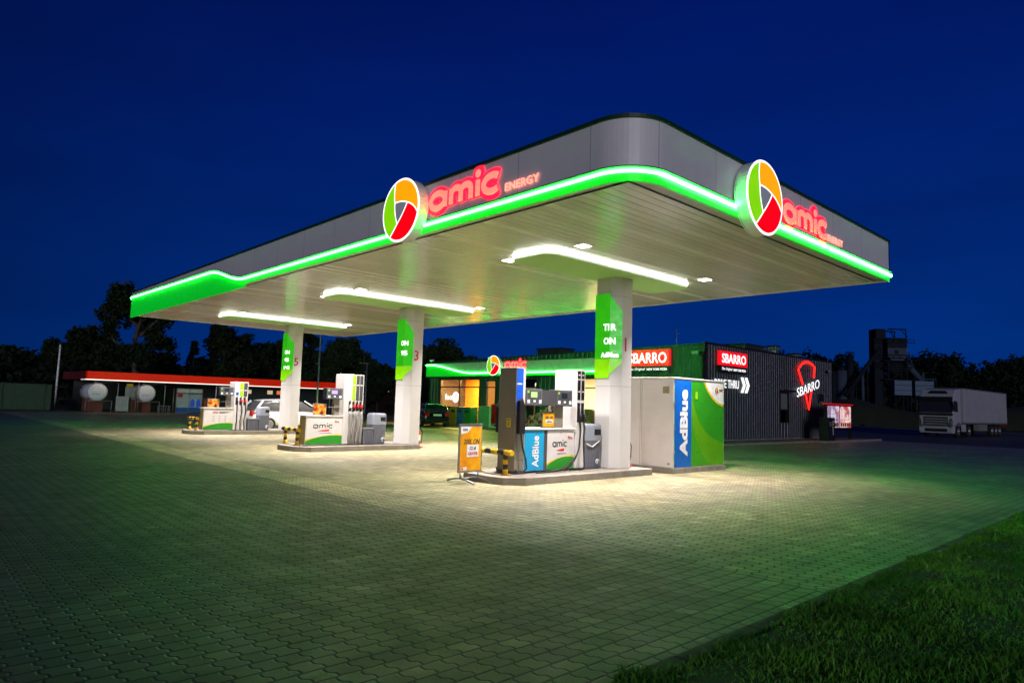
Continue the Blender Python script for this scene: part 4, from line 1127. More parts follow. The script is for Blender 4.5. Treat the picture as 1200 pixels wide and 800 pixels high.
# pizzeria signs
K['sbred'] = emis('sign_box_red', (.9, .004, .012), 1.05); K['sbblack'] = mat('sign_box_black', (.012, .012, .012), .4)
def pizza_sign(loc_, kind, w, h1, h2, label):
    t = thing('shop_sign', label, 'sign', loc_, group='red and black name boxes on the shop walls')
    fr = frame(kind)
    MB().fbox(fr, 0, w, 0, h1, .0, .16).build('red_box', K['sbred'], t, bevel=.01)
    MB().fbox(fr, 0, w, -h2, -.004, 0, .14).build('black_box', K['sbblack'], t)
    text('SBARRO', fr, w / 2, h1 / 2, .161, K['whitelit'], t, w=w * .88, h=h1 * .66, bold=.02)
    text('The Original', fr, w * .26, -h2 * .5, .141, K['whitelit'], t, w=w * .38, h=h2 * .5, shear=.3, name='small_lettering')
    text('NEW YORK PIZZA', fr, w * .72, -h2 * .5, .141, K['whitelit'], t, w=w * .46, h=h2 * .34, bold=.02, name='small_lettering')
    return t
pizza_sign((-21.95, BY0 - .05, 3.78), 'F', 2.7, .84, .34, 'red and black lit name box on the green shop front beside column 1')
pizza_sign((BX1 + .05, 30.15, 3.86), 'R', 2.75, .72, .36, 'red and black lit name box on the anthracite side wall above DRIVE THRU')
t = thing('drive_thru_sign', 'white lit DRIVE THRU lettering with two chevrons on the anthracite wall', 'sign', (BX1 + .06, 29.85, 2.95))
fr = frame('R')
text('DRIVE THRU', fr, 1.22, .0, .0, K['whitelit'], t, w=2.4, h=.42, ext=.012)
for k in (0, .42): MB().prism([(2.62 + k, .4), (2.82 + k, .4), (3.06 + k, 0), (2.82 + k, -.4), (2.62 + k, -.4), (2.86 + k, 0)], fr, 0, .05).build('chevron', K['whitelit'], t)
t = thing('pizza_slice_sign', 'red neon pizza slice outline crossed by white slanted letters on the side wall', 'sign', (BX1 + .05, 40.4, 0))
RN = emis('red_neon', (1., .012, .008), 3.0)
nt = lambda P: MB().tube([fr(a, b, .06) for a, b in P], .085, 8, (0, .5)).build('neon_outline', RN, t)
nt([(-.62, 3.3), (-1.2, 4.15)] + bez((-1.2, 4.15), (-.3, 5.0), (1.05, 4.42), 10)[1:] + [(.95, 3.75)])
nt([(-.25, 2.75), (.2, 1.85), (.62, 3.05)])
sh = lambda a, b, d: fr(a, b + .215 * a, d)
text('SBARRO', sh, .1, 3.08, .09, K['whitelit'], t, w=3.15, h=.54, ext=.012)
# small wall fittings
def wall_lamp(p, kind, label):
    t = thing('wall_floodlight', label, 'floodlight', p, group='small floodlights on the building')
    fr = frame(kind)
    MB().fbox(fr, -.05, .05, -.05, .05, 0, .2).build('arm', K['alu_dark'], t); MB().prism([(-.2, -.08), (.2, -.08), (.2, .08), (-.2, .08)], fr, .2, .3).build('head', K['galv'], t, bevel=.02)
wall_lamp((BX1 - .3, BY0 - .07, 4.38), 'F', 'floodlight at the front corner of the shop, right of the red box')
wall_lamp((BX1 + .05, 43.3, 4.25), 'R', 'floodlight near the far end of the anthracite wall')
def camera_dome(p, label):
    t = thing('security_camera', label, 'camera', p, group='security cameras on the roof edge')
    mb = MB(); mb.tube([(0, 0, 0), (0, 0, .14)], .025, 6); mb.build('stem', K['steel'], t); MB().box(-.17, .17, -.08, .08, .14, .26).build('housing', K['p_white'], t, bevel=.03)
camera_dome((-39.3, 28.7, 4.33), 'white security camera at the left end of the shop roof'); camera_dome((-33.0, 28.75, 4.33), 'white security camera on the shop roof edge left of the emblem')
t = thing('wall_hatch', 'small dark square hatch on the anthracite wall under the pizza sign', 'hatch', (BX1 + .045, 42.4, 2.25)); MB().box(0, .06, -.32, .32, 0, .55).build('flap', K['alu_dark'], t, bevel=.01); MB().box(.06, .09, -.25, .25, .02, .08).build('sill', K['midgrey'], t)
def roof_unit(p, s, label, m):
    t = thing('rooftop_unit', label, 'ventilation unit', p, group='ventilation units on the shop roof')
    MB().box(-s[0] / 2, s[0] / 2, -s[1] / 2, s[1] / 2, 0, s[2]).build('casing', m, t, bevel=.02)
    MB().box(-s[0] / 2 - .05, s[0] / 2 + .05, -s[1] / 2 - .05, s[1] / 2 + .05, s[2], s[2] + .06).build('lid', K['alu_dark'], t)
    mb = MB(); [mb.box(s[0] / 2, s[0] / 2 + .02, -s[1] * .4, s[1] * .4, s[2] * (.2 + .15 * i), s[2] * (.26 + .15 * i)) for i in range(4)]; mb.build('grille', K['alu_dark'], t)
roof_unit((-19.4, 37.0, 4.7), (1.2, 2.6, .72), 'green-grey rooftop unit behind the anthracite parapet', K['wallgrey'])
roof_unit((-18.6, 38.8, 4.7), (.5, .5, .8), 'pale narrow rooftop vent beside the larger unit', K['galv'])
roof_unit((-18.4, 41.2, 4.7), (.6, .6, .5), 'small pale rooftop vent near the pizza sign', K['galv'])
roof_unit((-31.6, 33.5, 4.5), (2.2, 1.4, .9), 'rooftop unit above the shop fascia emblem', K['wallgrey'])
t = thing('roof_antenna', 'thin antenna on the shop roof above the front name box', 'antenna', (-20.6, 31.5, 4.7)); MB().tube([(0, 0, 0), (0, 0, 1.3)], .02, 6).build('mast', K['galv'], t); MB().tube([(-.2, 0, 1.0), (.2, 0, 1.0)], .012, 6).build('crossarm', K['galv'], t)

# pavement along the shop
mb = MB(); mb.box(BX0 - .5, BX1 + 1.6, 27.45, BY0 - .05, -.05, .1); tag(mb.build('pavement', K['kerbtop'], bevel=.015), 'low concrete pavement along the shop front', 'pavement', kind='structure')
mb = MB(); mb.box(BX1 + .08, BX1 + 1.6, BY0 + .02, 46.5, -.05, .1); mb.box(BX1 + 1.62, -15.2, 37.8, 46.5, -.05, .11); tag(mb.build('side_pavement', K['kerbtop'], bevel=.015), 'low concrete pavement along the anthracite wall', 'pavement', kind='structure')

# goods and bins in front of the shop
def recycling(x, m, label):
    t = thing('recycling_bin', label, 'recycling bin', (x, 28.0, .1), group='recycling bins in front of the orange window')
    MB().box(-.34, .34, -.32, .32, 0, 1.12).build('body', m, t, bevel=.02)
    MB().box(-.36, .36, -.34, .34, 1.12, 1.2).build('lid', K['black'], t, bevel=.015); MB().box(-.2, .2, -.335, -.321, .82, 1.0).build('slot', K['black'], t)
recycling(-36.05, K['darkgrey'], 'dark grey recycling bin, leftmost under the orange window')
recycling(-35.33, mat('bin_yellow', (.5, .35, .02), .45), 'yellow recycling bin under the orange window'); recycling(-34.6, mat('bin_blue', (.01, .12, .42), .45), 'blue recycling bin under the orange window'); recycling(-33.87, mat('bin_green', (.01, .22, .05), .45), 'green recycling bin under the orange window')
t = thing('parcel_cabinet', 'light green cabinet standing by the shop door', 'cabinet', (-32.4, 28.1, .1))
MB().box(-.55, .55, -.25, .25, 0, 1.3).build('body', mat('cabinet_green', (.12, .42, .2), .4), t, bevel=.02); mb = MB(); mb.box(-.01, .01, -.256, -.251, .05, 1.25); mb.box(-.5, .5, -.256, -.251, .66, .68); mb.build('door_joint', K['joint'], t)
t = thing('gas_bottle_rack', 'small dark wire rack between the recycling bins and the green cabinet', 'rack', (-33.3, 28.4, .1))
mb = MB(); [mb.tube([(x, y, 0), (x, y, 1.1)], .02, 6) for x in (-.25, .25) for y in (-.2, .2)]; [mb.tube([(-.25, -.2, z), (.25, -.2, z)], .014, 6) for z in (.1, .4, .7, 1.05)]; mb.build('frame', K['black'], t)
for x in (-.12, .12): MB().cyl((x, 0, .02), (x, 0, .5), .1, .1, 12).build('gas_bottle', K['galv'], t)
t = thing('poster_board', 'red poster board on feet between the green cabinet and the grey dispenser', 'poster board', (-31.05, 27.7, .1))
MB().box(-.42, .42, -.03, .03, .2, 1.45).build('frame', K['steel'], t, bevel=.01); MB().box(-.37, .37, -.036, -.031, .25, 1.4).build('poster', poster_mat('red_poster', ['7a0808', 'b01010', 'd03018', '8a0a10'], 3, 4.), t); mb = MB(); mb.box(-.35, -.28, -.3, .3, 0, .04); mb.box(.28, .35, -.3, .3, 0, .04); mb.box(-.34, -.29, -.02, .02, .04, .2); mb.box(.29, .34, -.02, .02, .04, .2); mb.build('foot', K['steel'], t)
t = thing('roller_banner', 'narrow orange-red roller banner behind the red poster board', 'banner', (-31.3, 28.5, .1)); MB().box(-.16, .16, -.01, .01, .15, 2.1).build('banner', poster_mat('banner_red', ['a02010', 'd05020', '8a1010'], 2, 9.), t); MB().box(-.2, .2, -.12, .12, 0, .1).build('base', K['black'], t)
def pile(x, m, w, n, label, ramp):
    t = thing('goods_display', label, 'goods display', (x, 27.9, .1), group='stacked goods outside the shop')
    MB().box(-w / 2, w / 2, -.3, .35, 0, .12).build('pallet', K['wood'], t)
    k = 0
    for i in range(n):
        c = w / n; hgt = .5 + (.85 * (i + .5) / n if ramp else .5)
        for j in range(3): MB().box(-w / 2 + i * c + .01, -w / 2 + (i + 1) * c - .01, -.28, .3, .125 + j * hgt / 3, .12 + (j + 1) * hgt / 3 - .012).build('carton', m, t, bevel=.012)
    return t
pile(-27.4, poster_mat('red_cartons', ['8a0a0a', 'c01414', 'd8d0c8', 'a00c0c'], 5, 3.), 2.2, 5, 'sloping stack of red drink cartons in front of the shop', True)
pile(-29.5, poster_mat('green_cartons', ['0a4a14', '2a8a28', '60b040', '104018'], 4, 6.), 1.4, 3, 'stack of green packs outside the narrow shop window', False)
t = thing('wicker_display', 'brown wicker goods stand under the wide shop window', 'goods display', (-24.4, 28.3, .1)); MB().box(-.8, .8, -.25, .25, 0, .25).build('base', K['wood'], t)
mb = MB(); mb.smooth = True; mb.rings([[(p[0] * k, p[1] * k, z) for p in rrect(-.75, .75, -.25, .25, .2, 4)] for k, z in ((.9, .25), (1.05, .7), (1, 1.2), (.8, 1.35))]); mb.build('basket', mat('wicker', (.22, .12, .04), .7, var=.5, vscale=14, bump=.8, bscale=30), t)

# drive-thru menu board and order post
t = thing('menu_board', 'double backlit menu board with red top on two black posts beside the anthracite wall', 'menu board', (-15.95, 41.5, .11))
fr = frame('R')
for a in (-1.75, 1.75): MB().fbox(fr, a - .07, a + .07, 0, 2.0, -.07, .07).build('post', K['black'], t)
MB().fbox(fr, -1.85, 1.85, .62, 2.02, -.12, .08).build('case', K['black'], t, bevel=.02)
MB().fbox(fr, -1.9, 1.9, 2.02, 2.1, -.16, .16).build('red_header', emis('menu_header_red', (.7, .01, .01), .5), t)
for i, (a0, a1, cols, sd) in enumerate(((-1.72, -.06, ['b8c0e0', 'e8ecff', 'c07080', '8a90c0', 'f0d0d0'], 3.), (.06, 1.72, ['d05050', 'f0a0a0', 'ffe0d8', 'c03040', 'e09090'], 8.))):
    pn = MB().fbox(fr, a0, a1, .7, 1.95, .081, .09).build('lit_panel', poster_mat('menu_print_%s' % ('blue' if i == 0 else 'rose'), cols, 1.3, sd, .8), t)
    mb = MB()
    for r_ in range(9):
        for c_ in range(3):
            q = a0 + .1 + c_ * .52; mb.fbox(fr, q, q + rnd.uniform(.2, .42), 1.8 - r_ * .085, 1.825 - r_ * .085, .0905, .093)
    mb.build('menu_line', K['p_white'] if i else K['p_grey'], pn)
    mb = MB()
    for c_ in range(5): mb.fbox(fr, a0 + .08 + c_ * .31, a0 + .33 + c_ * .31, .75, .98, .0905, .094)
    mb.build('menu_picture', FOOD, pn)
t = thing('order_post', 'black drive-thru order post with white vertical lettering', 'order post', (-15.75, 39.4, .11))
MB().box(-.25, .25, -.5, .5, 0, 1.28).build('body', K['black'], t, bevel=.03); text('ORDER', frame('R'), .2, .72, .251, K['p_white'], t, w=.85, h=.15, rot=True); MB().fbox(frame('R'), -.3, -.05, .8, 1.05, .25, .258).build('speaker_grille', K['midgrey'], t)
mb = MB(); mb.cyl((0, 0, 0), (0, 0, .006), .4, n=24); mb.cur = 1; mb.cyl((0, 0, .006), (0, 0, .010), .34, n=24)
o = mb.build('manhole_cover', [K['joint'], K['black']]); o.location = (-7.02, 31.8, -.008); tag(o, 'round iron manhole cover in the paving at the right', 'manhole cover')
mb = MB(); mb.box(-.5, .5, -.25, .25, 0, .008); o = mb.build('drain_grate', K['black']); o.location = (-3.4, 30.2, .002); tag(o, 'dark rectangular drain grate at the right paving edge', 'drain grate')

# ------------------------------------------------------------------ lpg yard
LX_ = -58.
t = thing('wash_yard_canopy', 'long low dark building edge with red fascia band and white light strip at far left', 'low canopy', (LX_, 10.9, 0))
Ln = 34.
MB().box(-9, -.12, .12, Ln, 2.42, 3.0).build('roof_box', K['alu_dark'], t)
fr = frame('R'); ff = frame('F')
rb = MB().fbox(fr, -.1, Ln, 2.46, 3.04, -.1, .0).build('red_band', K['redlamp'], t); MB().fbox(ff, -9, .0, 2.46, 3.04, .0, .1).build('red_band', mat('red_band_end', (.16, .012, .008), .5), t)
MB().fbox(fr, -.12, Ln, 2.385, 2.45, -.02, .03).build('light_strip', emis('white_strip_dim', (1, .9, .78), 1.5), t)
MB().fbox(ff, -1.6, 0, 2.385, 2.45, .08, .12).build('light_strip', emis('white_strip_end', (1, .9, .78), .7), t)
MB().box(-7.2, -7.0, .4, Ln, 0, 2.42).build('rear_wall', mat('yard_wall', (.035, .04, .045), .6), t)
for yy in (3.6, 9.5, 20): MB().tube([(-.4, yy, 0), (-.4, yy, 2.42)], .05, 8).build('pillar', K['galv'], t)
MB().box(-5.5, -3.2, 12.2, Ln, 0, 2.42).build('wash_hall', mat('hall_dark', (.03, .04, .045), .5), t)
for a, b, m in ((12.9, 13.6, 'dim'), (15.1, 15.6, 'dim'), (16.0, 18.0, 'hot')): MB().box(-3.2, -3.17, a, b, 1.75, 2.1).build('window', emis('far_window_' + m, (1, .75, .5) if m == 'dim' else (1, .25, .06), .55 if m == 'dim' else .7), t)
lamp_area('strip_light', rb, (.0, 8, 2.35), .08, 15, 26, (1, .9, .78), (0, 0, 0), 150)
def tank(y, label):
    t = thing('gas_tank', label, 'gas tank', (LX_ - .4, y, 0), group='white horizontal gas tanks')
    mb = MB(); mb.smooth = True
    rr = .66; prof = [(0.0, .02), (-.008, .35), (-.025, .54), (-.06, .62), (-.11, rr), (-2.9, rr), (-3.04, .62), (-3.15, .5), (-3.2, .02)]
    mb.rings([[(x, r * math.cos(2 * math.pi * i / 28), 1.5 + r * math.sin(2 * math.pi * i / 28)) for i in range(28)] for x, r in prof]); mb.build('vessel', mat('tank_white', (.68, .7, .72), .35, var=.05, grime=.15), t)
    MB().tube([(-.16, (rr + .006) * math.cos(2 * math.pi * i / 28), 1.5 + (rr + .006) * math.sin(2 * math.pi * i / 28)) for i in range(28)], .018, 6, closed=True).build('seam_ring', K['midgrey'], t)
    for x in (-.7, -2.5): MB().box(x - .12, x + .12, -.5, .5, 0, 1.05).build('cradle', mat('cradle_brick', (.16, .05, .035), .8), t)
    MB().cyl((-.9, 0, 2.1), (-.9, 0, 2.3), .16, n=14).build('manway', K['galv'], t)
    MB().tube([(-.9, .2, 2.2), (-.9, 1.3, 2.3), (-.3, 1.4, 2.2), (-.3, 1.4, 0)], .03, 6).build('pipe', K['galv'], t)
    mb = MB(); [mb.fbox(frame('R'), -.3 + i * .16, -.24 + i * .16, 1.3, 1.38, -.04, .004) for i in range(3)]; mb.build('gauge', K['darkgrey'], t)
    mb = MB(); mb.tube([(.25, -.8, .85), (.25, .9, .85)], .025, 6); mb.tube([(.25, -.8, 0), (.25, -.8, .85)], .025, 6); mb.tube([(.25, .9, 0), (.25, .9, .85)], .025, 6); mb.build('guard_rail', K['galv'], t)
tank(11.75, 'white gas tank with a domed end, leftmost under the red band'); tank(15.1, 'white gas tank with gauges on its end, right one under the red band')
def cabinet(x, y, w, h, z, m, label, extra=None):
    t = thing('control_cabinet', label, 'cabinet', (x, y, z), group='white cabinets among the gas tanks')
    MB().box(-.3, 0, -w / 2, w / 2, 0, h).build('casing', m, t, bevel=.015); MB().fbox(frame('R'), -.008, .008, .04, h - .04, 0, .006).build('door_joint', K['joint'], t)
    if z > .3: MB().box(-.2, -.12, -.05, .05, -z, 0).build('post', K['galv'], t)
    if extra: MB().fbox(frame('R'), -w / 2, w * .4, h + .02, h + .24, -.02, .01).build('yellow_plate', K['yellow'], t)
    return t
cabinet(-57.3, 13.2, .8, 1.1, .12, mat('cabinet_pale', (.42, .44, .44), .45), 'pale twin-door cabinet standing between the gas tanks'); cabinet(-57.8, 13.75, .5, .95, 1.0, mat('cabinet_grey', (.3, .31, .31), .45), 'grey cabinet with a yellow plate left of the right gas tank', True)
t = thing('gas_bottle_cage', 'tall gas bottle cage with pale panel and two blue bottle pictures at far left', 'cage', (-55.5, 17.4, 0))
fr = frame('R')
mb = MB(); [mb.tube([fr(a, 0, d), fr(a, 1.95, d)], .03, 6) for a in (-.95, 0, .95) for d in (0, -.7)]; [mb.tube([fr(-.95, z, 0), fr(.95, z, 0)], .02, 6) for z in (.1, .5, 1.6, 1.95)]; mb.build('frame', K['galv'], t)
MB().fbox(fr, -.92, .92, .5, 1.55, -.03, -.025).build('panel', mat('cage_panel', (.42, .46, .48), .4), t); MB().fbox(fr, -.95, .95, 1.65, 1.95, -.03, .0).build('header', K['offwhite'], t); MB().fbox(fr, -.92, .92, .1, .46, -.03, -.0).build('blue_base', K['deepblue'], t)
for a in (.25, .68): MB().prism([(a - .15, .55), (a + .15, .55), (a + .15, 1.0), (a + .08, 1.1), (a + .08, 1.18), (a - .08, 1.18), (a - .08, 1.1), (a - .15, 1.0)], fr, -.024, -.015).build('bottle_picture', K['stripeblue'], t)
MB().fbox(fr, -.85, -.5, 1.3, 1.6, -.024, -.015).build('red_patch', K['inkred'], t)
t = thing('service_pillar', 'orange-red pillar right of the gas bottle cage', 'pillar', (-55.6, 18.65, 0)); MB().box(-.12, .12, -.12, .12, 0, 1.2).build('body', mat('pillar_orange', (.35, .07, .02), .5), t, bevel=.02); MB().box(-.14, .14, -.14, .14, 1.2, 1.25).build('cap', K['darkgrey'], t)
t = thing('wire_bin', 'low grey wire bin left of the gas bottle cage', 'bin', (-55.8, 15.7, 0)); mb = MB(); [mb.tube([(.3 * math.cos(a * .52), .4 * math.sin(a * .52), 0), (.33 * math.cos(a * .52), .44 * math.sin(a * .52), .6)], .015, 5) for a in range(12)]; mb.build('wires', K['galv'], t); MB().tube([(.33 * math.cos(a * .3), .44 * math.sin(a * .3), .6) for a in range(21)], .02, 6, closed=True).build('rim', K['galv'], t)
t = thing('green_fence', 'long dark green board fence at the far left edge', 'fence', (-60.2, 0, 0))
MB().box(-.05, 0, -22, 9.1, .05, 1.95).build('board_panel', mat('fence_green', (.03, .06, .04), .6, var=.2, seam=(1, .18, .015)), t)
for k in range(13): MB().box(0, .08, -22 + k * 2.55, -21.9 + k * 2.55, 0, 2.0).build('post', mat('fence_post', (.03, .05, .04), .5) if k == 0 else bpy.data.materials['fence_post'], t)
t = thing('yard_gate', 'dark mesh gate between the green fence and the gas tanks', 'gate', (-60.2, 9.3, 0))
mb = MB(); [mb.tube([(0, q * .14, .05), (0, q * .14, 1.8)], .012, 5) for q in range(13)]; mb.build('bar', K['alu_dark'], t); mb = MB(); [mb.tube([(0, 0, z), (0, 1.75, z)], .025, 6) for z in (.08, .9, 1.8)]; mb.build('rail', K['alu_dark'], t)
mb = MB(); mb.box(-60.1, -57.2, -22, 46, -.05, .015); tag(mb.build('verge', ground_mat('verge_grass', (.03, .06, .012), (.06, .10, .02), 1.5)), 'grass verge below the green fence', 'verge', kind='structure')
# poles
t = thing('white_pole', 'slim white pole beyond the green fence', 'pole', (-66.8, 10.4, 0)); MB().tube([(0, 0, 0), (0, 0, 5.3)], [.09, .07], 10).build('shaft', K['p_white'], t); MB().ball((0, 0, 5.32), .08).build('cap', K['galv'], t)
def lamp_post(x, y, h, label):
    t = thing('street_lamp', label, 'lamp post', (x, y, 0), group='unlit slim lamp posts behind the islands')
    MB().tube([(0, 0, 0), (0, 0, .6), (0, 0, h)], [.1, .075, .05], 10).build('pole', K['galv'], t); MB().box(-.12, .12, -.7, .1, h, h + .1).build('lamp_head', K['midgrey'], t, bevel=.03)
    MB().tube([(0, 0, 3.9), (-.3, -.2, 3.95)], .03, 6).build('bracket', K['galv'], t)
lamp_post(-42.8, 21.7, 8.5, 'slim lamp post rising behind the middle dispenser'); lamp_post(-50.6, 30.1, 4.6, 'thinner lamp post right of the middle dispenser')
t = thing('red_barrier', 'far low red board with a small white sign left of the shop', 'barrier', (-57.5, 40.6, 0)); MB().box(-.05, .05, -3, 3, 1.75, 2.15).build('board', K['redlamp'], t); mb = MB(); [mb.box(-.06, .06, y - .06, y + .06, 0, 1.75) for y in (-2.5, 0, 2.5)]; mb.build('post', K['alu_dark'], t); MB().box(.06, .1, .6, 1.4, 2.2, 2.8).build('white_sign', K['p_white'], t)
# ------------------------------------------------------------------ cars (front = +Y in local frame)
def car(name, label, loc_, rz, paint, L=4.2, W=1.76, H=1.46, glassm=None):
    t = thing(name, label, 'car', loc_, rz)
    h = L / 2; G = glassm or K['carglass']
    st = [(-h, .40, .82, .78), (-h + .06, .28, .96, .86), (-h + .35, .22, 1.0, .9), (-h * .45, .2, 1.0, .92), (0, .2, 1.0, .92), (h * .42, .2, 1.0, .9), (h * .58, .22, .98, .86), (h * .82, .22, .93, .76), (h - .08, .25, .82, .62), (h, .36, .7, .5)]
    mb = MB(); mb.smooth = True; rs = []
    for (y, zl, k, zt) in st:
        w = W / 2 * k; zt = zt * H / 1.46; m = (zl + zt) / 2
        rs.append([(-w * .5, y, zt + .02), (0, y, zt + .03), (w * .5, y, zt + .02), (w * .9, y, zt - .03), (w, y, zt - .16), (w, y, m), (w * .98, y, zl + .08), (w * .85, y, zl), (0, y, zl), (-w * .85, y, zl), (-w * .98, y, zl + .08), (-w, y, m), (-w, y, zt - .16), (-w * .9, y, zt - .03)])
    mb.rings(rs); body = mb.build('body', paint, t, subsurf=2)
    # greenhouse: glass volume, painted roof and pillars
    zb = .86 * H / 1.46
    gs = [(-h + .12, zb - .02, .78), (-h + .3, zb + .28, .74), (-h + .5, H - .1, .68), (-h + .8, H - .015, .66), (-.1, H, .68), (.35, H - .05, .68), (.95, zb + .22, .76), (1.35 * h / 2.1, zb - .04, .82)]
    mb = MB(); mb.smooth = True; rs = []
    for y, z, k in gs:
        w = W / 2 * k * 1.12; wb = W / 2 * .93
        rs.append([(-wb, y, zb - .1), (-w - (wb - w) * .3, y, zb + (z - zb) * .6), (-w, y, z - .05), (-w * .75, y, z), (0, y, z + .015), (w * .75, y, z), (w, y, z - .05), (w + (wb - w) * .3, y, zb + (z - zb) * .6), (wb, y, zb - .1)])
    mb.rings(rs); mb.build('greenhouse', G, t, subsurf=2)
    mb = MB(); mb.smooth = True; rs = []
    for y, z, k in gs[2:6]:
        w = W / 2 * k * 1.12; rs.append([(-w, y, z - .035), (-w * .75, y, z + .012), (0, y, z + .03), (w * .75, y, z + .012), (w, y, z - .035), (w * .7, y, z - .03), (0, y, z - .02), (-w * .7, y, z - .03)])
    mb.rings(rs); mb.build('roof', paint, t, subsurf=1)
    for s in (-1, 1):
        w = W / 2
        for P, r in (([(s * w * .78, .4, H - .06), (s * w * .9, 1.0, zb + .2), (s * w * .92, 1.35 * h / 2.1, zb - .05)], .035), ([(s * w * .79, -.15, H - .05), (s * w * .93, -.15, zb - .02)], .03), ([(s * w * .76, -h + .55, H - .1), (s * w * .86, -h + .3, zb + .2), (s * w * .92, -h + .15, zb - .05)], .06)): MB().tube(P, r, 6).build('pillar', paint, t)
    for sx in (-1, 1):
        for y in (-h * .62, h * .64):
            w = thing_part = MB().cyl((sx * (W / 2 - .2), y, .31), (sx * (W / 2 + .005), y, .31), .31, n=24).build('wheel', K['tyre'], t, bevel=.03)
            MB().cyl((sx * (W / 2 + .004), y, .31), (sx * (W / 2 + .012), y, .31), .2, .17, 20).build('rim', K['rim_alu'], w)
        MB().ball((sx * (W / 2 * .99 + .1), .78, zb + .05), .1, 10, 6, (1, .6, .75)).build('mirror', paint, t)
        MB().box(sx * W * .3, sx * W * .455, -h + .0, -h + .13, .68, .92).build('tail_light', K['tail'], t, bevel=.02)
        MB().box(sx * W * .27, sx * W * .42, h - .22, h - .04, .5, .64).build('headlight', K['steel'], t, bevel=.03)
    MB().box(-.26, .26, -h - .03, -h + .06, .7, .81).build('number_plate', K['plate'], t)
    MB().box(-W * .42, W * .42, -h - .03, -h + .2, .3, .5).build('rear_bumper', paint, t, bevel=.04)
    return t
car('parked_car', 'dark green-black hatchback seen from behind, parked left of the shop', (-35.7, 25.9, 0), R(72), mat('dark_car_paint', (.01, .018, .014), .12, .3, var=.05, coat=.8), 4.0)
car('parked_car', 'white car at the far island, half hidden by column 5', (-31.6, 14.6, 0), 0, mat('white_car_paint', (.72, .72, .72), .2, 0, var=.03, coat=.6), 4.4, 1.8, 1.48, mat('car_glass_pale', (.1, .1, .1), .08, var=.3, vscale=2))

# ------------------------------------------------------------------ truck (front = -Y)
t = thing('parked_truck', 'white articulated truck with box trailer parked on the road at the right', 'truck', (-16.35, 62.4, 0), R(-1.5))
TW = mat('truck_white', (.4, .41, .46), .35, var=.04, grime=.08); TB = mat('truck_black', (.015, .016, .018), .4, var=.1); TG = mat('truck_glass', (.02, .026, .035), .08, var=.05)
TR = mat('trailer_white', (.36, .37, .42), .5, var=.06, grime=.25, seam=(1, 1.22, .02))
ff = frame('F'); fr = frame('R')
mb = MB(); mb.prism([(0, .9), (0, 1.7), (.05, 2.05), (.3, 3.2), (.9, 3.85), (2.1, 3.95), (2.1, .9)], lambda a, b, d: (d, a, b), -1.22, 1.22)
cab = mb.build('cab', TW, t, bevel=.06)
ws = MB(); ws.rings([[(-1.15, .03, 1.95), (1.15, .03, 1.95), (1.12, .27, 3.12), (-1.12, .27, 3.12)], [(-1.15, -.02, 1.96), (1.15, -.02, 1.96), (1.12, .22, 3.14), (-1.12, .22, 3.14)]]); ws.build('windscreen', TG, cab)
MB().prism([(-.1, 2.95), (.1, 3.25), (.25, 3.2), (.2, 2.95)], lambda a, b, d: (d, a, b), -1.17, 1.17).build('sun_visor', TB, cab)
MB().fbox(ff, -1.2, 1.2, 1.72, 1.93, -.06, .03).build('wiper_panel', TB, cab)
MB().prism([(-.75, 3.5), (.75, 3.5), (.55, 3.75), (-.55, 3.75)], lambda a, b, d: (a, .62 - d + (b - 3.5) * .8, b), -.05, .06).build('roof_hatch', TB, cab)
gr = MB().fbox(ff, -.85, .85, .75, 1.62, .0, .04).build('grille', TB, cab)
mb = MB(); [mb.fbox(ff, -.8, .8, .8 + i * .2, .9 + i * .2, .035, .06) for i in range(4)]; mb.build('slat', mat('truck_slat', (.25, .25, .26), .4), gr)
MB().prism([(-1.2, .32), (1.2, .32), (1.24, .9), (-1.24, .9)], ff, -.5, .05).build('bumper', TW, cab, bevel=.04)
MB().fbox(ff, -.8, .8, .42, .68, .051, .06).build('lower_grille', TB, cab)
for s in (-1, 1):
    MB().prism([(s * .9, .78), (s * 1.2, .85), (s * 1.2, 1.5), (s * 1.08, 1.5)][::s], ff, .04, .07).build('headlight', K['steel'], cab)
    m_ = MB(); m_.box(s * 1.3, s * 1.42, -.1, .1, 2.1, 2.9); m_.box(s * 1.1, s * 1.34, -.02, .04, 2.85, 2.9); m_.build('mirror', TB, cab, bevel=.03)
    f2 = frame('R') if s > 0 else frame('L')
    k = s
    MB().prism([(k * .35, 2.05), (k * 1.25, 2.05), (k * 1.25, 2.85), (k * .5, 2.95), (k * .3, 2.5)], f2, 1.2205, 1.228).build('side_window', TG, cab)
    MB().prism([(k * .2, 1.0), (k * 1.35, 1.0), (k * 1.35, 1.015), (k * .2, 1.015)], f2, 1.2205, 1.23).build('door_seam', TB, cab)
    MB().box(s * .95, s * 1.22, 2.0, 3.4, .45, 1.05).build('side_skirt', TW, t, bevel=.03)
def twheel(x, y, parent, r=.5):
    s = 1 if x > 0 else -1
    w = MB().cyl((x - s * .32, y, r), (x, y, r), r, n=24).build('wheel', K['tyre'], parent, bevel=.03)
    mb = MB(); mb.cyl((x - s * .02, y, r), (x + s * .012, y, r), r * .6, n=20); mb.cyl((x, y, r), (x + s * .07, y, r), r * .25, n=12); mb.build('rim', K['rim_alu'], w)
for s in (-1, 1):
    twheel(s * 1.22, 1.35, t); twheel(s * 1.22, 4.3, t)
    MB().rings([[(s * 1.225 + d, 1.35 + q * math.cos(R(a)), .5 + q * math.sin(R(a))) for a in range(-10, 191, 15)] + [(s * 1.225 + d, 1.35 + q2 * math.cos(R(a)), .5 + q2 * math.sin(R(a))) for a in range(190, -11, -15)] for d, q, q2 in ((-.02 * s, .68, .57), (.02 * s, .68, .57))]).build('wheel_arch', TB, t)
MB().box(-.45, .45, 1.0, 5.2, .6, .95).build('chassis', TB, t)
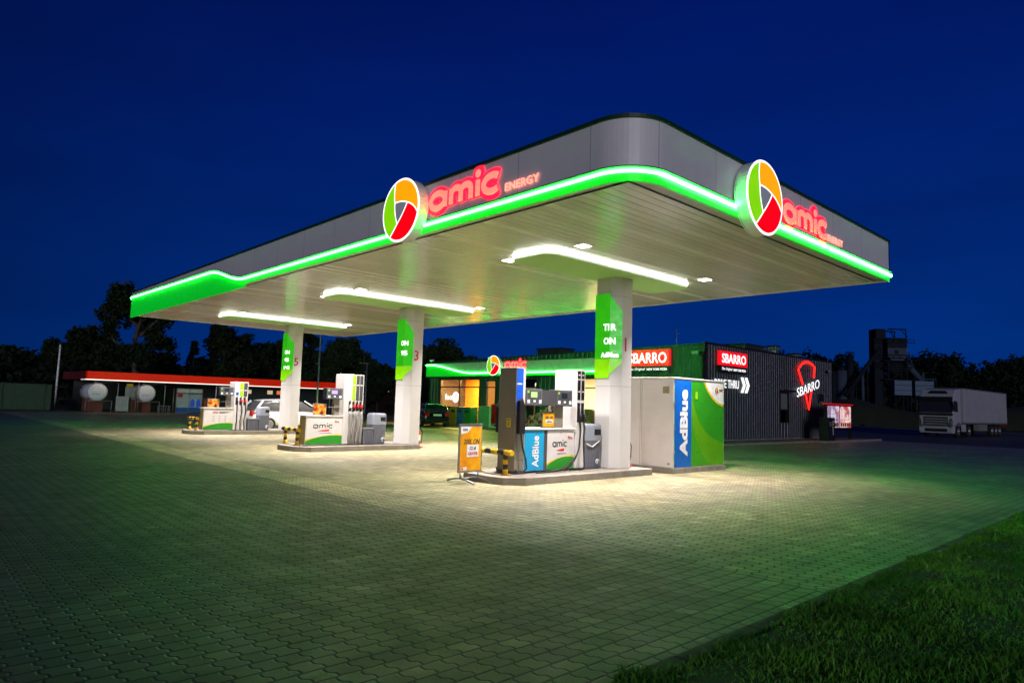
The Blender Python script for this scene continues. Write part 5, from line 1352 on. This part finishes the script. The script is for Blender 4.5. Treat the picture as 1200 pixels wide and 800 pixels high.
MB().box(-1.28, 1.28, 2.75, 16.3, 1.12, 4.02).build('trailer_box', TR, t, bevel=.03)
mb = MB(); mb.box(-1.29, 1.29, 2.74, 16.31, 1.1, 1.22); mb.box(-1.29, 1.29, 2.74, 16.31, 3.95, 4.03); mb.build('trailer_rail', K['galv'], t)
[MB().box(1.28, 1.295, y, y + .1, 1.06, 1.1).build('marker_lamp', bpy.data.materials.get('marker_amber') or mat('marker_amber', (.5, .2, .01), .3), t) for y in (4, 7, 10, 13, 15.8)]
mb = MB(); mb.box(-.5, .5, 5, 16, .85, 1.1); mb.box(-1.15, 1.15, 16.0, 16.2, .45, .65); mb.build('trailer_frame', TB, t)
for s in (-1, 1):
    MB().box(s * .8, s * 1.2, 7.2, 9.8, .5, 1.05).build('pallet_box', mat('pallet_box', (.2, .2, .2), .5) if s < 0 else bpy.data.materials['pallet_box'], t)
    for y in (11.2, 12.5, 13.8): twheel(s * 1.24, y, t)
    MB().box(s * .9, s * 1.2, 14.6, 14.65, .25, .9).build('mudflap', TB, t)
    MB().box(s * .75, s * 1.15, 16.2, 16.24, .85, 1.0).build('tail_light', K['tail'], t)

# ------------------------------------------------------------------ mixing plant behind the truck (local x = to the right, facing the forecourt)
PL = (-44.5, 143.0, 0); prz = R(47)
GB = mat('plant_steel_dark', (.012, .016, .026), .8, .0, spec=.08, var=.2, grime=.3); GL = mat('plant_steel_pale', (.05, .07, .11), .8, .0, spec=.08, var=.1, grime=.25); GW = mat('plant_bin_pale', (.12, .17, .26), .8, spec=.1, var=.08, grime=.2)
def pz(py): return 18.2 - (py - 386) * .166
def px_(p): return (p - 1048) * .166
t = thing('mixing_tower', 'tall dark asphalt mixing tower with open steel frame behind the truck', 'tower', PL, prz)
MB().box(px_(1023), px_(1033), -1, 1, 0, pz(398)).build('hot_elevator', GB, t, bevel=.05)
MB().box(px_(1024), px_(1036), -1.3, 1.3, pz(398), pz(386)).build('elevator_head', GB, t, bevel=.1)
MB().box(px_(1035), px_(1058), -2, 2, pz(408), pz(396.5)).build('screen_house', GB, t, bevel=.05)
b = MB(); b.prism([(px_(1036), pz(408)), (px_(1058), pz(408)), (px_(1058), pz(417)), (px_(1054), pz(423)), (px_(1040), pz(423)), (px_(1036), pz(417))], ff, -1.8, 1.8); hb = b.build('hot_bin', GL, t)
MB().cyl((px_(1046), -1.81, pz(413)), (px_(1046), -1.9, pz(413)), .42, n=14).build('hatch', GB, hb)
mb = MB()
for x in (1036, 1057):
    for y in (-1.9, 1.9): mb.tube([(px_(x), y, 0), (px_(x), y, pz(423))], .2, 6)
for z in (424, 433, 446): mb.box(px_(1030), px_(1062), -2.3, 2.3, pz(z), pz(z) + .18)
mb.tube([(px_(1036), -1.9, pz(446)), (px_(1057), -1.9, pz(433))], .1, 5); mb.tube([(px_(1057), -1.9, pz(446)), (px_(1036), -1.9, pz(433))], .1, 5)
mb.build('frame', GB, t)
MB().box(px_(1038), px_(1054), -1.4, 1.4, pz(436), pz(425)).build('mixer', GB, t, bevel=.1)
mb = MB()
for y in (-1.9, 1.9):
    mb.tube([(px_(1036), y, pz(386.5)), (px_(1057), y, pz(386.5))], .14, 5); mb.tube([(px_(1057), y, pz(386.5)), (px_(1057), y, pz(396))], .12, 5); mb.tube([(px_(1051), y, pz(386.5)), (px_(1059), y, pz(396))], .07, 5); mb.tube([(px_(1040), y, pz(386.5)), (px_(1042), y, pz(396))], .07, 5)
for z in (402, 420, 430):
    mb.tube([(px_(1018), -2.2, pz(z)), (px_(1066), -2.2, pz(z))], .06, 5); mb.tube([(px_(1018), -2.2, pz(z) + .6), (px_(1066), -2.2, pz(z) + .6)], .06, 5)
    for q in range(1018, 1067, 8): mb.tube([(px_(q), -2.2, pz(z)), (px_(q), -2.2, pz(z) + .6)], .05, 4)
mb.build('railing', GB, t)
MB().box(px_(1058.5), px_(1063), -.6, .6, pz(418), pz(407)).build('filter_box', GW, t)
MB().tube([(px_(1058), -1, pz(424)), (px_(1066), -1, pz(433)), (px_(1078), -1, pz(446))], .55, 8).build('chute', GL, t)
mb = MB(); mb.tube([(px_(1062), -1.2, pz(412)), (px_(1065), -1.2, pz(424)), (px_(1070), -1.2, pz(436))], .12, 5); mb.tube([(px_(1079), -1, 0), (px_(1079), -1, pz(436))], .25, 6); mb.tube([(px_(1088), -1, 0), (px_(1091), -1, pz(442))], .12, 5); mb.tube([(px_(1079), -1, pz(443)), (px_(1094), -1, pz(443))], .12, 5); mb.build('pipework', GL, t)
def pbin(x0, x1, label):
    t = thing('storage_bin', label, 'storage bin', PL, prz, 'pale square storage bins of the plant')
    MB().box(px_(x0), px_(x1), -4, -2.6, pz(463), pz(446.5)).build('walls', GW, t)
    mb = MB(); [mb.tube([(px_(x), -3.9, 0), (px_(x), -3.9, pz(463))], .15, 5) for x in (x0 + 1, (x0 + x1) / 2, x1 - 1)]; mb.tube([(px_(x0 + 1), -3.9, pz(472)), (px_((x0 + x1) / 2), -3.9, pz(464))], .1, 5); mb.tube([(px_(x1 - 1), -3.9, pz(472)), (px_((x0 + x1) / 2), -3.9, pz(464))], .1, 5); mb.build('legs', GB, t)
    mb = MB(); [mb.box(px_(x0), px_(x1), -4.06, -4, pz(z), pz(z) + .12) for z in (452, 458)]; mb.build('rib', GL, t)
pbin(1035.5, 1055, 'pale blue-grey storage bin under the mixing tower, left one'); pbin(1059, 1080, 'pale blue-grey storage bin under the mixing tower, right one')
def silo(x0, x1, ztop, m, label, cage=False):
    t = thing('silo', label, 'silo', (PL[0] + .68 * px_((x0 + x1) / 2) * 1.0, PL[1] + .73 * px_((x0 + x1) / 2), 0), prz, 'round silos left of the mixing tower')
    r = (x1 - x0) * .083
    MB().cyl((0, 0, 3), (0, 0, pz(ztop)), r, n=20).build('shell', m, t); MB().cyl((0, 0, .8), (0, 0, 3), r * .3, r, 20).build('cone', m, t)
    MB().cyl((0, 0, pz(ztop)), (0, 0, pz(ztop) + .8), r, r * .3, 20).build('top', GB, t)
    mb = MB(); [mb.tube([(r * .8 * math.cos(a), r * .8 * math.sin(a), 0), (r * .8 * math.cos(a), r * .8 * math.sin(a), 3.2)], .14, 5) for a in (.8, 2.4, 3.9, 5.5)]; mb.build('leg', GB, t)
    if cage:
        mb = MB(); [mb.tube([(r * 1.05 * math.cos(a * .7), r * 1.05 * math.sin(a * .7), pz(ztop)), (r * 1.05 * math.cos(a * .7), r * 1.05 * math.sin(a * .7), pz(ztop) + 1.0)], .05, 4) for a in range(9)]; mb.tube([(r * 1.05 * math.cos(a * .35), r * 1.05 * math.sin(a * .35), pz(ztop) + 1.0) for a in range(18)], .05, 4, closed=True); mb.build('railing', GB, t)
silo(981, 993, 436, GL, 'pale wide silo just right of the shop wall'); silo(993, 1001.5, 420, GB, 'tall dark silo with railed top left of the conveyor', True); silo(1010, 1013.5, 438, GL, 'thin pale silo under the inclined conveyor'); silo(974, 981, 441, GB, 'dark silo half hidden behind the shop corner')
t = thing('inclined_conveyor', 'long diagonal conveyor rising to the mixing tower', 'conveyor', PL, prz)
MB().tube([(px_(982), -3, pz(466)), (px_(1024), -3, pz(409))], .42, 6).build('gallery', GB, t); mb = MB(); [mb.tube([(px_(x), -3, 0), (px_(x), -3, z)], .14, 5) for x, z in ((995, pz(449)), (1008, pz(431)))]; mb.build('trestle', GB, t)

# ------------------------------------------------------------------ trees
def leaf_quads(C, rad, per, size, g, flat=1.):
    n = len(C); c = np.repeat(C, per, 0); r = np.repeat(rad, per)
    d = g.normal(size=(n * per, 3)); d /= np.linalg.norm(d, axis=1)[:, None]
    p = c + d * (r * g.random(n * per) ** .45)[:, None] * np.array([1, 1, flat])
    a = g.normal(size=(n * per, 3)); a /= np.linalg.norm(a, axis=1)[:, None]
    b = np.cross(a, g.normal(size=(n * per, 3))); b /= np.linalg.norm(b, axis=1)[:, None]
    s = (size * (.55 + .9 * g.random(n * per)))[:, None]
    return np.stack([p - a * s, p - b * s * .55, p + a * s, p + b * s * .55], 1)
def quads_obj(name, V, m, parent=None):
    n = len(V); me = bpy.data.meshes.new(name); me.vertices.add(n * 4); me.vertices.foreach_set('co', V.reshape(-1))
    me.loops.add(n * 4); me.loops.foreach_set('vertex_index', np.arange(n * 4, dtype=np.int32)); me.polygons.add(n)
    me.polygons.foreach_set('loop_start', np.arange(0, n * 4, 4, dtype=np.int32)); me.polygons.foreach_set('loop_total', np.full(n, 4, np.int32))
    me.update(calc_edges=True); me.materials.append(m); o = bpy.data.objects.new(name, me); COL.objects.link(o)
    if parent is not None: o.parent = parent
    return o
def tree(x, y, h, w, kind, seed, label, cat='tree', nm=None, dens=1.):
    g = np.random.default_rng(seed); rr = random.Random(seed)
    t = thing(nm or {'broad': 'broadleaf_tree', 'conifer': 'conifer_tree', 'oak': 'oak_tree', 'birch': 'birch_tree'}[kind], label, cat, (x, y, -.05), rr.uniform(0, 6), 'trees beyond the filling station')
    tr = MB()
    def limb(p, d, L, r, k):
        P = [Vector(p)]; dd = Vector(d).normalized()
        for i in range(5):
            dd = (dd + Vector((rr.uniform(-.22, .22), rr.uniform(-.22, .22), rr.uniform(-.05, .18)))).normalized(); P.append(P[-1] + dd * L / 5)
        tr.tube(P, [r * (1 - .8 * i / 5) for i in range(6)], 6); ends.append((P[-1], L)); mids.append(P[3])
        if k > 0:
            for j in range(3):
                q = P[rr.choice((2, 3, 4))]; e = (dd + Vector((rr.uniform(-1, 1), rr.uniform(-1, 1), rr.uniform(-.2, .5)))).normalized(); limb(q, e, L * .55, r * .45, k - 1)
    ends, mids = [], []
    if kind == 'conifer':
        tr.tube([(0, 0, 0), (0, 0, h * .5), (0, 0, h)], [.02 * h, .012 * h, .02], 7); tr.build('trunk', K['trunk'], t)
        C, Rd = [], []
        for k in range(int(22 * dens)):
            z = h * (.12 + .86 * k / (22 * dens)); q = w * (1 - (z / h) ** 1.1) * rr.uniform(.7, 1.1)
            for j in range(max(3, int(7 * (1 - z / h) + 2))):
                a = rr.uniform(0, 6.28); C.append((q * .65 * math.cos(a), q * .65 * math.sin(a), z - q * .15)); Rd.append(max(.25, q * .42))
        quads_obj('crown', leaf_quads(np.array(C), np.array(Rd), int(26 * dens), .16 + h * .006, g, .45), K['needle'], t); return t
    tr.tube([(0, 0, 0), (rr.uniform(-.2, .2), rr.uniform(-.2, .2), h * .25), (rr.uniform(-.4, .4), rr.uniform(-.4, .4), h * .55), (rr.uniform(-.5, .5), rr.uniform(-.5, .5), h * .85)], [.03 * h, .024 * h, .016 * h, .03], 8)
    nb = {'oak': 15, 'birch': 11}.get(kind, 12)
    for i in range(nb):
        a = 2 * math.pi * i / nb + rr.uniform(-.3, .3); z = h * (.25 + .55 * i / nb if kind != 'oak' else .3 + .5 * rr.random())
        out = w * (1.0 - .45 * (z / h)) * rr.uniform(.65, 1.05); limb((0, 0, z), (math.cos(a), math.sin(a), rr.uniform(.25, .9)), out, (.012 if kind != 'oak' else .016) * h, 2 if kind == 'oak' else 1)
    tr.build('trunk', K['trunk'], t)
    C, Rd = [], []
    if kind == 'oak':
        for q in mids[::2]: C.append(tuple(q)); Rd.append(w * rr.uniform(.09, .16))
    for (e, L) in ends:
        for j in range(2 if kind != 'oak' else 1):
            C.append(tuple(e + Vector((rr.uniform(-.4, .4), rr.uniform(-.4, .4), rr.uniform(-.3, .4))) * w * .2)); Rd.append(w * rr.uniform(.16, .3) * (.5 if kind == 'oak' else 1))
            if kind == 'birch':
                for q in range(3): C.append((C[-1][0] + rr.uniform(-.2, .2), C[-1][1] + rr.uniform(-.2, .2), C[-1][2] - .7)); Rd.append(w * .13)
    if kind == 'broad':
        for k in range(26):
            a = rr.uniform(0, 6.28); z = h * rr.uniform(.22, .97); q = w * .85 * math.sqrt(max(.05, 1 - ((z / h - .5) / .55) ** 2)) * rr.uniform(.3, 1); C.append((q * math.cos(a), q * math.sin(a), z)); Rd.append(w * rr.uniform(.18, .32))
    C = [c for c in C]
    mx = max(c[2] for c in C); C = np.array([(c[0], c[1], c[2] * (h * .95 / mx if mx > h * .95 else 1)) for c in C])
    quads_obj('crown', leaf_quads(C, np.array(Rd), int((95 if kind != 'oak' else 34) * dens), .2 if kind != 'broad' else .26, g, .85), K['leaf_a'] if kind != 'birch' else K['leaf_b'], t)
    return t
TREES = [(-102, 10.8, 6.6, 3.2, 'broad', 'low broadleaf tree at the far left picture edge'), (-112, 13.8, 6.6, 3.4, 'broad', 'rounded dark tree, second from the far left edge'),
 (-101, 14.1, 6.9, 2.0, 'conifer', 'small pointed conifer left of the white pole'), (-93, 15.2, 7.3, 3.3, 'broad', 'broad dark tree behind the white pole'),
 (-96.5, 18.3, 9.1, 4.4, 'broad', 'tall rounded tree between the white pole and the oak'), (-88, 19.5, 6.4, 3.6, 'broad', 'dense dark tree left below the oak'),
 (-74.9, 18.3, 12.8, 5.0, 'oak', 'big gnarled oak with gaps in its crown rising behind the canopy corner'),
 (-84, 22.5, 6.0, 3.6, 'broad', 'dense tree filling in behind the oak trunk'), (-79, 24.9, 7.8, 1.9, 'conifer', 'pointed conifer right of the oak'), (-85, 29.0, 9.2, 2.4, 'conifer', 'taller conifer in the middle of the group left of column 5'),
 (-81.4, 29.8, 10.0, 4.0, 'broad', 'large tree in the group left of column 5'), (-84, 33.6, 8.7, 3.4, 'broad', 'rounded tree directly left of column 5'), (-86, 37.0, 8.6, 3.2, 'broad', 'tree half hidden by column 5'),
 (-80.3, 38.4, 9.9, 3.8, 'broad', 'dense tree right of column 5 behind the lamp post'), (-72.2, 39.3, 9.4, 3.2, 'birch', 'drooping birch right of the lamp post'), (-72.3, 42.2, 9.2, 3.0, 'birch', 'drooping birch left of column 3'), (-78, 44.5, 7.6, 3.6, 'broad', 'low tree seen between the middle dispenser and column 3'),
 (-50.0, 35.0, 5.8, 2.2, 'conifer', 'dark conifer close to the left end of the shop'), (-53.0, 40.2, 6.8, 3.0, 'broad', 'dark tree behind the left end of the shop'), (-59.3, 46.5, 8.0, 4.6, 'broad', 'wide tree crown showing above the shop roof'), (-53.5, 33.2, 4.6, 2.4, 'broad', 'low dark tree between column 3 and the shop')]
for i, (x, y, h, w, k, lb) in enumerate(TREES): tree(x, y, h, w, k, 100 + i, lb)
def thicket(name, label, path, hfun, wid, n, size, seed, m):
    g = np.random.default_rng(seed); C, Rd = [], []
    for k in range(n):
        s = g.random() * (len(path) - 1); i = int(s); f = s - i; p = np.array(path[i]) * (1 - f) + np.array(path[i + 1]) * f
        H = hfun(p, s) * (.82 + .25 * g.random()); z = H * g.random() ** .6; q = wid * (1 - .5 * z / H)
        C.append((p[0] + g.normal() * q * .5, p[1] + g.normal() * q * .5, z)); Rd.append(size * 3.2 * (.6 + .7 * g.random()))
    o = quads_obj(name, leaf_quads(np.array(C), np.array(Rd), 34, size, g), m); tag(o, label, 'wood', None, 'stuff'); return o
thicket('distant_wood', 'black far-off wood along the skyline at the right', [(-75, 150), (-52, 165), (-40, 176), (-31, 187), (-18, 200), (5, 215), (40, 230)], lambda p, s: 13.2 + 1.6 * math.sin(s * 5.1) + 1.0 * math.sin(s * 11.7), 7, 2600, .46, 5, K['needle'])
thicket('far_left_wood', 'black far-off wood behind the trees at the left', [(-150, -30), (-138, 5), (-122, 30), (-112, 55), (-95, 80)], lambda p, s: 5.4 + .8 * math.sin(s * 7), 5, 900, .4, 6, K['needle'])
thicket('yard_thicket', 'dark thicket behind the red banded low canopy', [(-84, 6), (-80, 20), (-82, 33), (-78, 46), (-66, 52)], lambda p, s: 3.9 + .6 * math.sin(s * 6), 3.5, 420, .38, 9, K['needle'])
mb = MB(); g_ = np.random.default_rng(4); mb.smooth = True; nx = 50
for j in range(9):
    for i in range(nx + 1):
        f = i / nx; q = (j - 4) / 4; x, y = -52 + 40 * f, 98 + 32 * f * .9
        hh = (3.3 + .7 * math.sin(f * 9) + .4 * math.sin(f * 23)) * max(0, 1 - q * q) ** .6 * min(1, f * 8, (1 - f) * 6)
        mb.v.append((x + q * 5 * -.73, y + q * 5 * .68, hh - .1 + g_.normal() * .12))
for j in range(8):
    for i in range(nx): q = j * (nx + 1) + i; mb.face([q, q + 1, q + nx + 2, q + nx + 1])
tag(mb.build('earth_bank', ground_mat('overgrown_bank', '141a0c', '20281a', .5)), 'dark overgrown earth bank in front of the mixing plant', 'bank', kind='structure')
mb = MB(); mb.box(-140, 60, 92, 97, -.05, .02); tag(mb.build('far_verge', ground_mat('far_verge_grass', (.03, .06, .012), (.06, .10, .02), 1.)), 'grass verge beyond the road', 'verge', kind='structure')
# house far left
t = thing('far_house', 'faint pale gabled house among the trees at the far left edge', 'house', (-134, 13.2, 0), R(40))
MB().box(-4, 4, -4, 4, 0, 3.4).build('wall', mat('house_wall', (.35, .33, .3), .7), t); MB().prism([(-4.4, 3.4), (4.4, 3.4), (0, 6.2)], lambda a, b, d: (d, a, b), -4.4, 4.4).build('roof', mat('house_roof', (.3, .27, .25), .7), t)

# ------------------------------------------------------------------ world, dusk light, camera
SUN_EL, SUN_AZ = R(-3.2), R(125)
w = bpy.data.worlds.new('World'); S.world = w; w.use_nodes = True
nt_ = w.node_tree; nt_.nodes.clear(); g = NT(nt_)
sky = g.n('ShaderNodeTexSky', sky_type='NISHITA'); sky.sun_disc = False; sky.sun_elevation = SUN_EL; sky.sun_rotation = SUN_AZ; sky.altitude = 100; sky.air_density = 1.; sky.dust_density = .3; sky.ozone_density = 4.
bg = g.n('ShaderNodeBackground'); bg.inputs[1].default_value = SKY_STR
gco = g.n('ShaderNodeTexCoord').outputs['Generated']; sep = g.n('ShaderNodeSeparateXYZ'); g.l(gco, sep.inputs[0])
rp = g.n('ShaderNodeValToRGB'); g.l(g.mapr(sep.outputs[2], -.1, .9, 0, 1), rp.inputs[0])          # dusk: deep blue, paler towards the horizon
e = rp.color_ramp.elements; e[0].position = .08; e[0].color = (.0003, .027, .18, 1); e[1].position = 1; e[1].color = (.0002, .0025, .05, 1)
q = e.new(.45); q.color = (.0003, .0132, .14, 1)
q = e.new(.68); q.color = (.0003, .0062, .1, 1)
dt = g.n('ShaderNodeVectorMath', operation='DOT_PRODUCT'); g.l(gco, dt.inputs[0]); dt.inputs[1].default_value = (-.57, .81, .12)   # brightest over the shop; lens falloff painted into the sky around it
sky_falloff = g.mapr(dt.outputs['Value'], .35, .97, .3, 1.08, True)
dusk = g.n('ShaderNodeMix', data_type='RGBA', blend_type='MULTIPLY'); dusk.inputs[0].default_value = 1; g.l(rp.outputs[0], dusk.inputs[6]); g.l(sky_falloff, dusk.inputs[7])
mpc = g.n('ShaderNodeMapping'); g.l(gco, mpc.inputs[0]); mpc.inputs['Scale'].default_value = (1.2, 1.2, 5.)
cl = g.mapr(g.noise(mpc.outputs[0], 1.6, 5, .55), .35, .75, .9, 1.12); veil = g.n('ShaderNodeMix', data_type='RGBA', blend_type='MULTIPLY'); veil.inputs[0].default_value = 1; g.l(dusk.outputs[2], veil.inputs[6]); g.l(cl, veil.inputs[7])
tw = g.mix(1., sky.outputs[0], SKY_TINT, 'MULTIPLY'); g.l(g.mix(1., veil.outputs[2], tw, 'ADD'), bg.inputs[0])
g.l(bg.outputs[0], g.n('ShaderNodeOutputWorld').inputs[0])
L = bpy.data.lights.new('dusk_glow', 'SUN'); L.energy = SUN_E; L.color = SUN_C; L.angle = R(20)
so_ = bpy.data.objects.new('dusk_glow', L); COL.objects.link(so_)
dv = Vector((.80, -.58, .07)); so_.rotation_euler = dv.to_track_quat('Z', 'Y').to_euler(); so_.location = (20, -15, 20)
cam = bpy.data.cameras.new('camera'); co_ = bpy.data.objects.new('camera', cam); COL.objects.link(co_)
cam.sensor_width = 36; cam.lens = 783.24 / 1200 * 36; cam.clip_end = 3000; cam.clip_start = .05
yaw, pit, rol = R(-47.0768), R(5.24997), R(1.79745)
fw = Vector((math.cos(pit) * math.sin(yaw), math.cos(pit) * math.cos(yaw), math.sin(pit))); rt = Vector((math.cos(yaw), -math.sin(yaw), 0)); up = rt.cross(fw)
rt2 = rt * math.cos(rol) + up * math.sin(rol); up2 = -rt * math.sin(rol) + up * math.cos(rol)
co_.matrix_world = Matrix(((rt2.x, up2.x, -fw.x, 0), (rt2.y, up2.y, -fw.y, 0), (rt2.z, up2.z, -fw.z, 1.65), (0, 0, 0, 1)))
S.camera = co_
S.view_settings.view_transform = 'Standard'; S.view_settings.look = 'None'; S.view_settings.exposure = 0; S.view_settings.gamma = 1
c = S.cycles; c.use_denoising = True; c.denoiser = 'OPENIMAGEDENOISE'; c.max_bounces = 7; c.diffuse_bounces = 4; c.glossy_bounces = 4; c.transparent_max_bounces = 8; c.caustics_reflective = False; c.caustics_refractive = False; c.sample_clamp_indirect = 6; c.use_light_tree = True; c.blur_glossy = .5
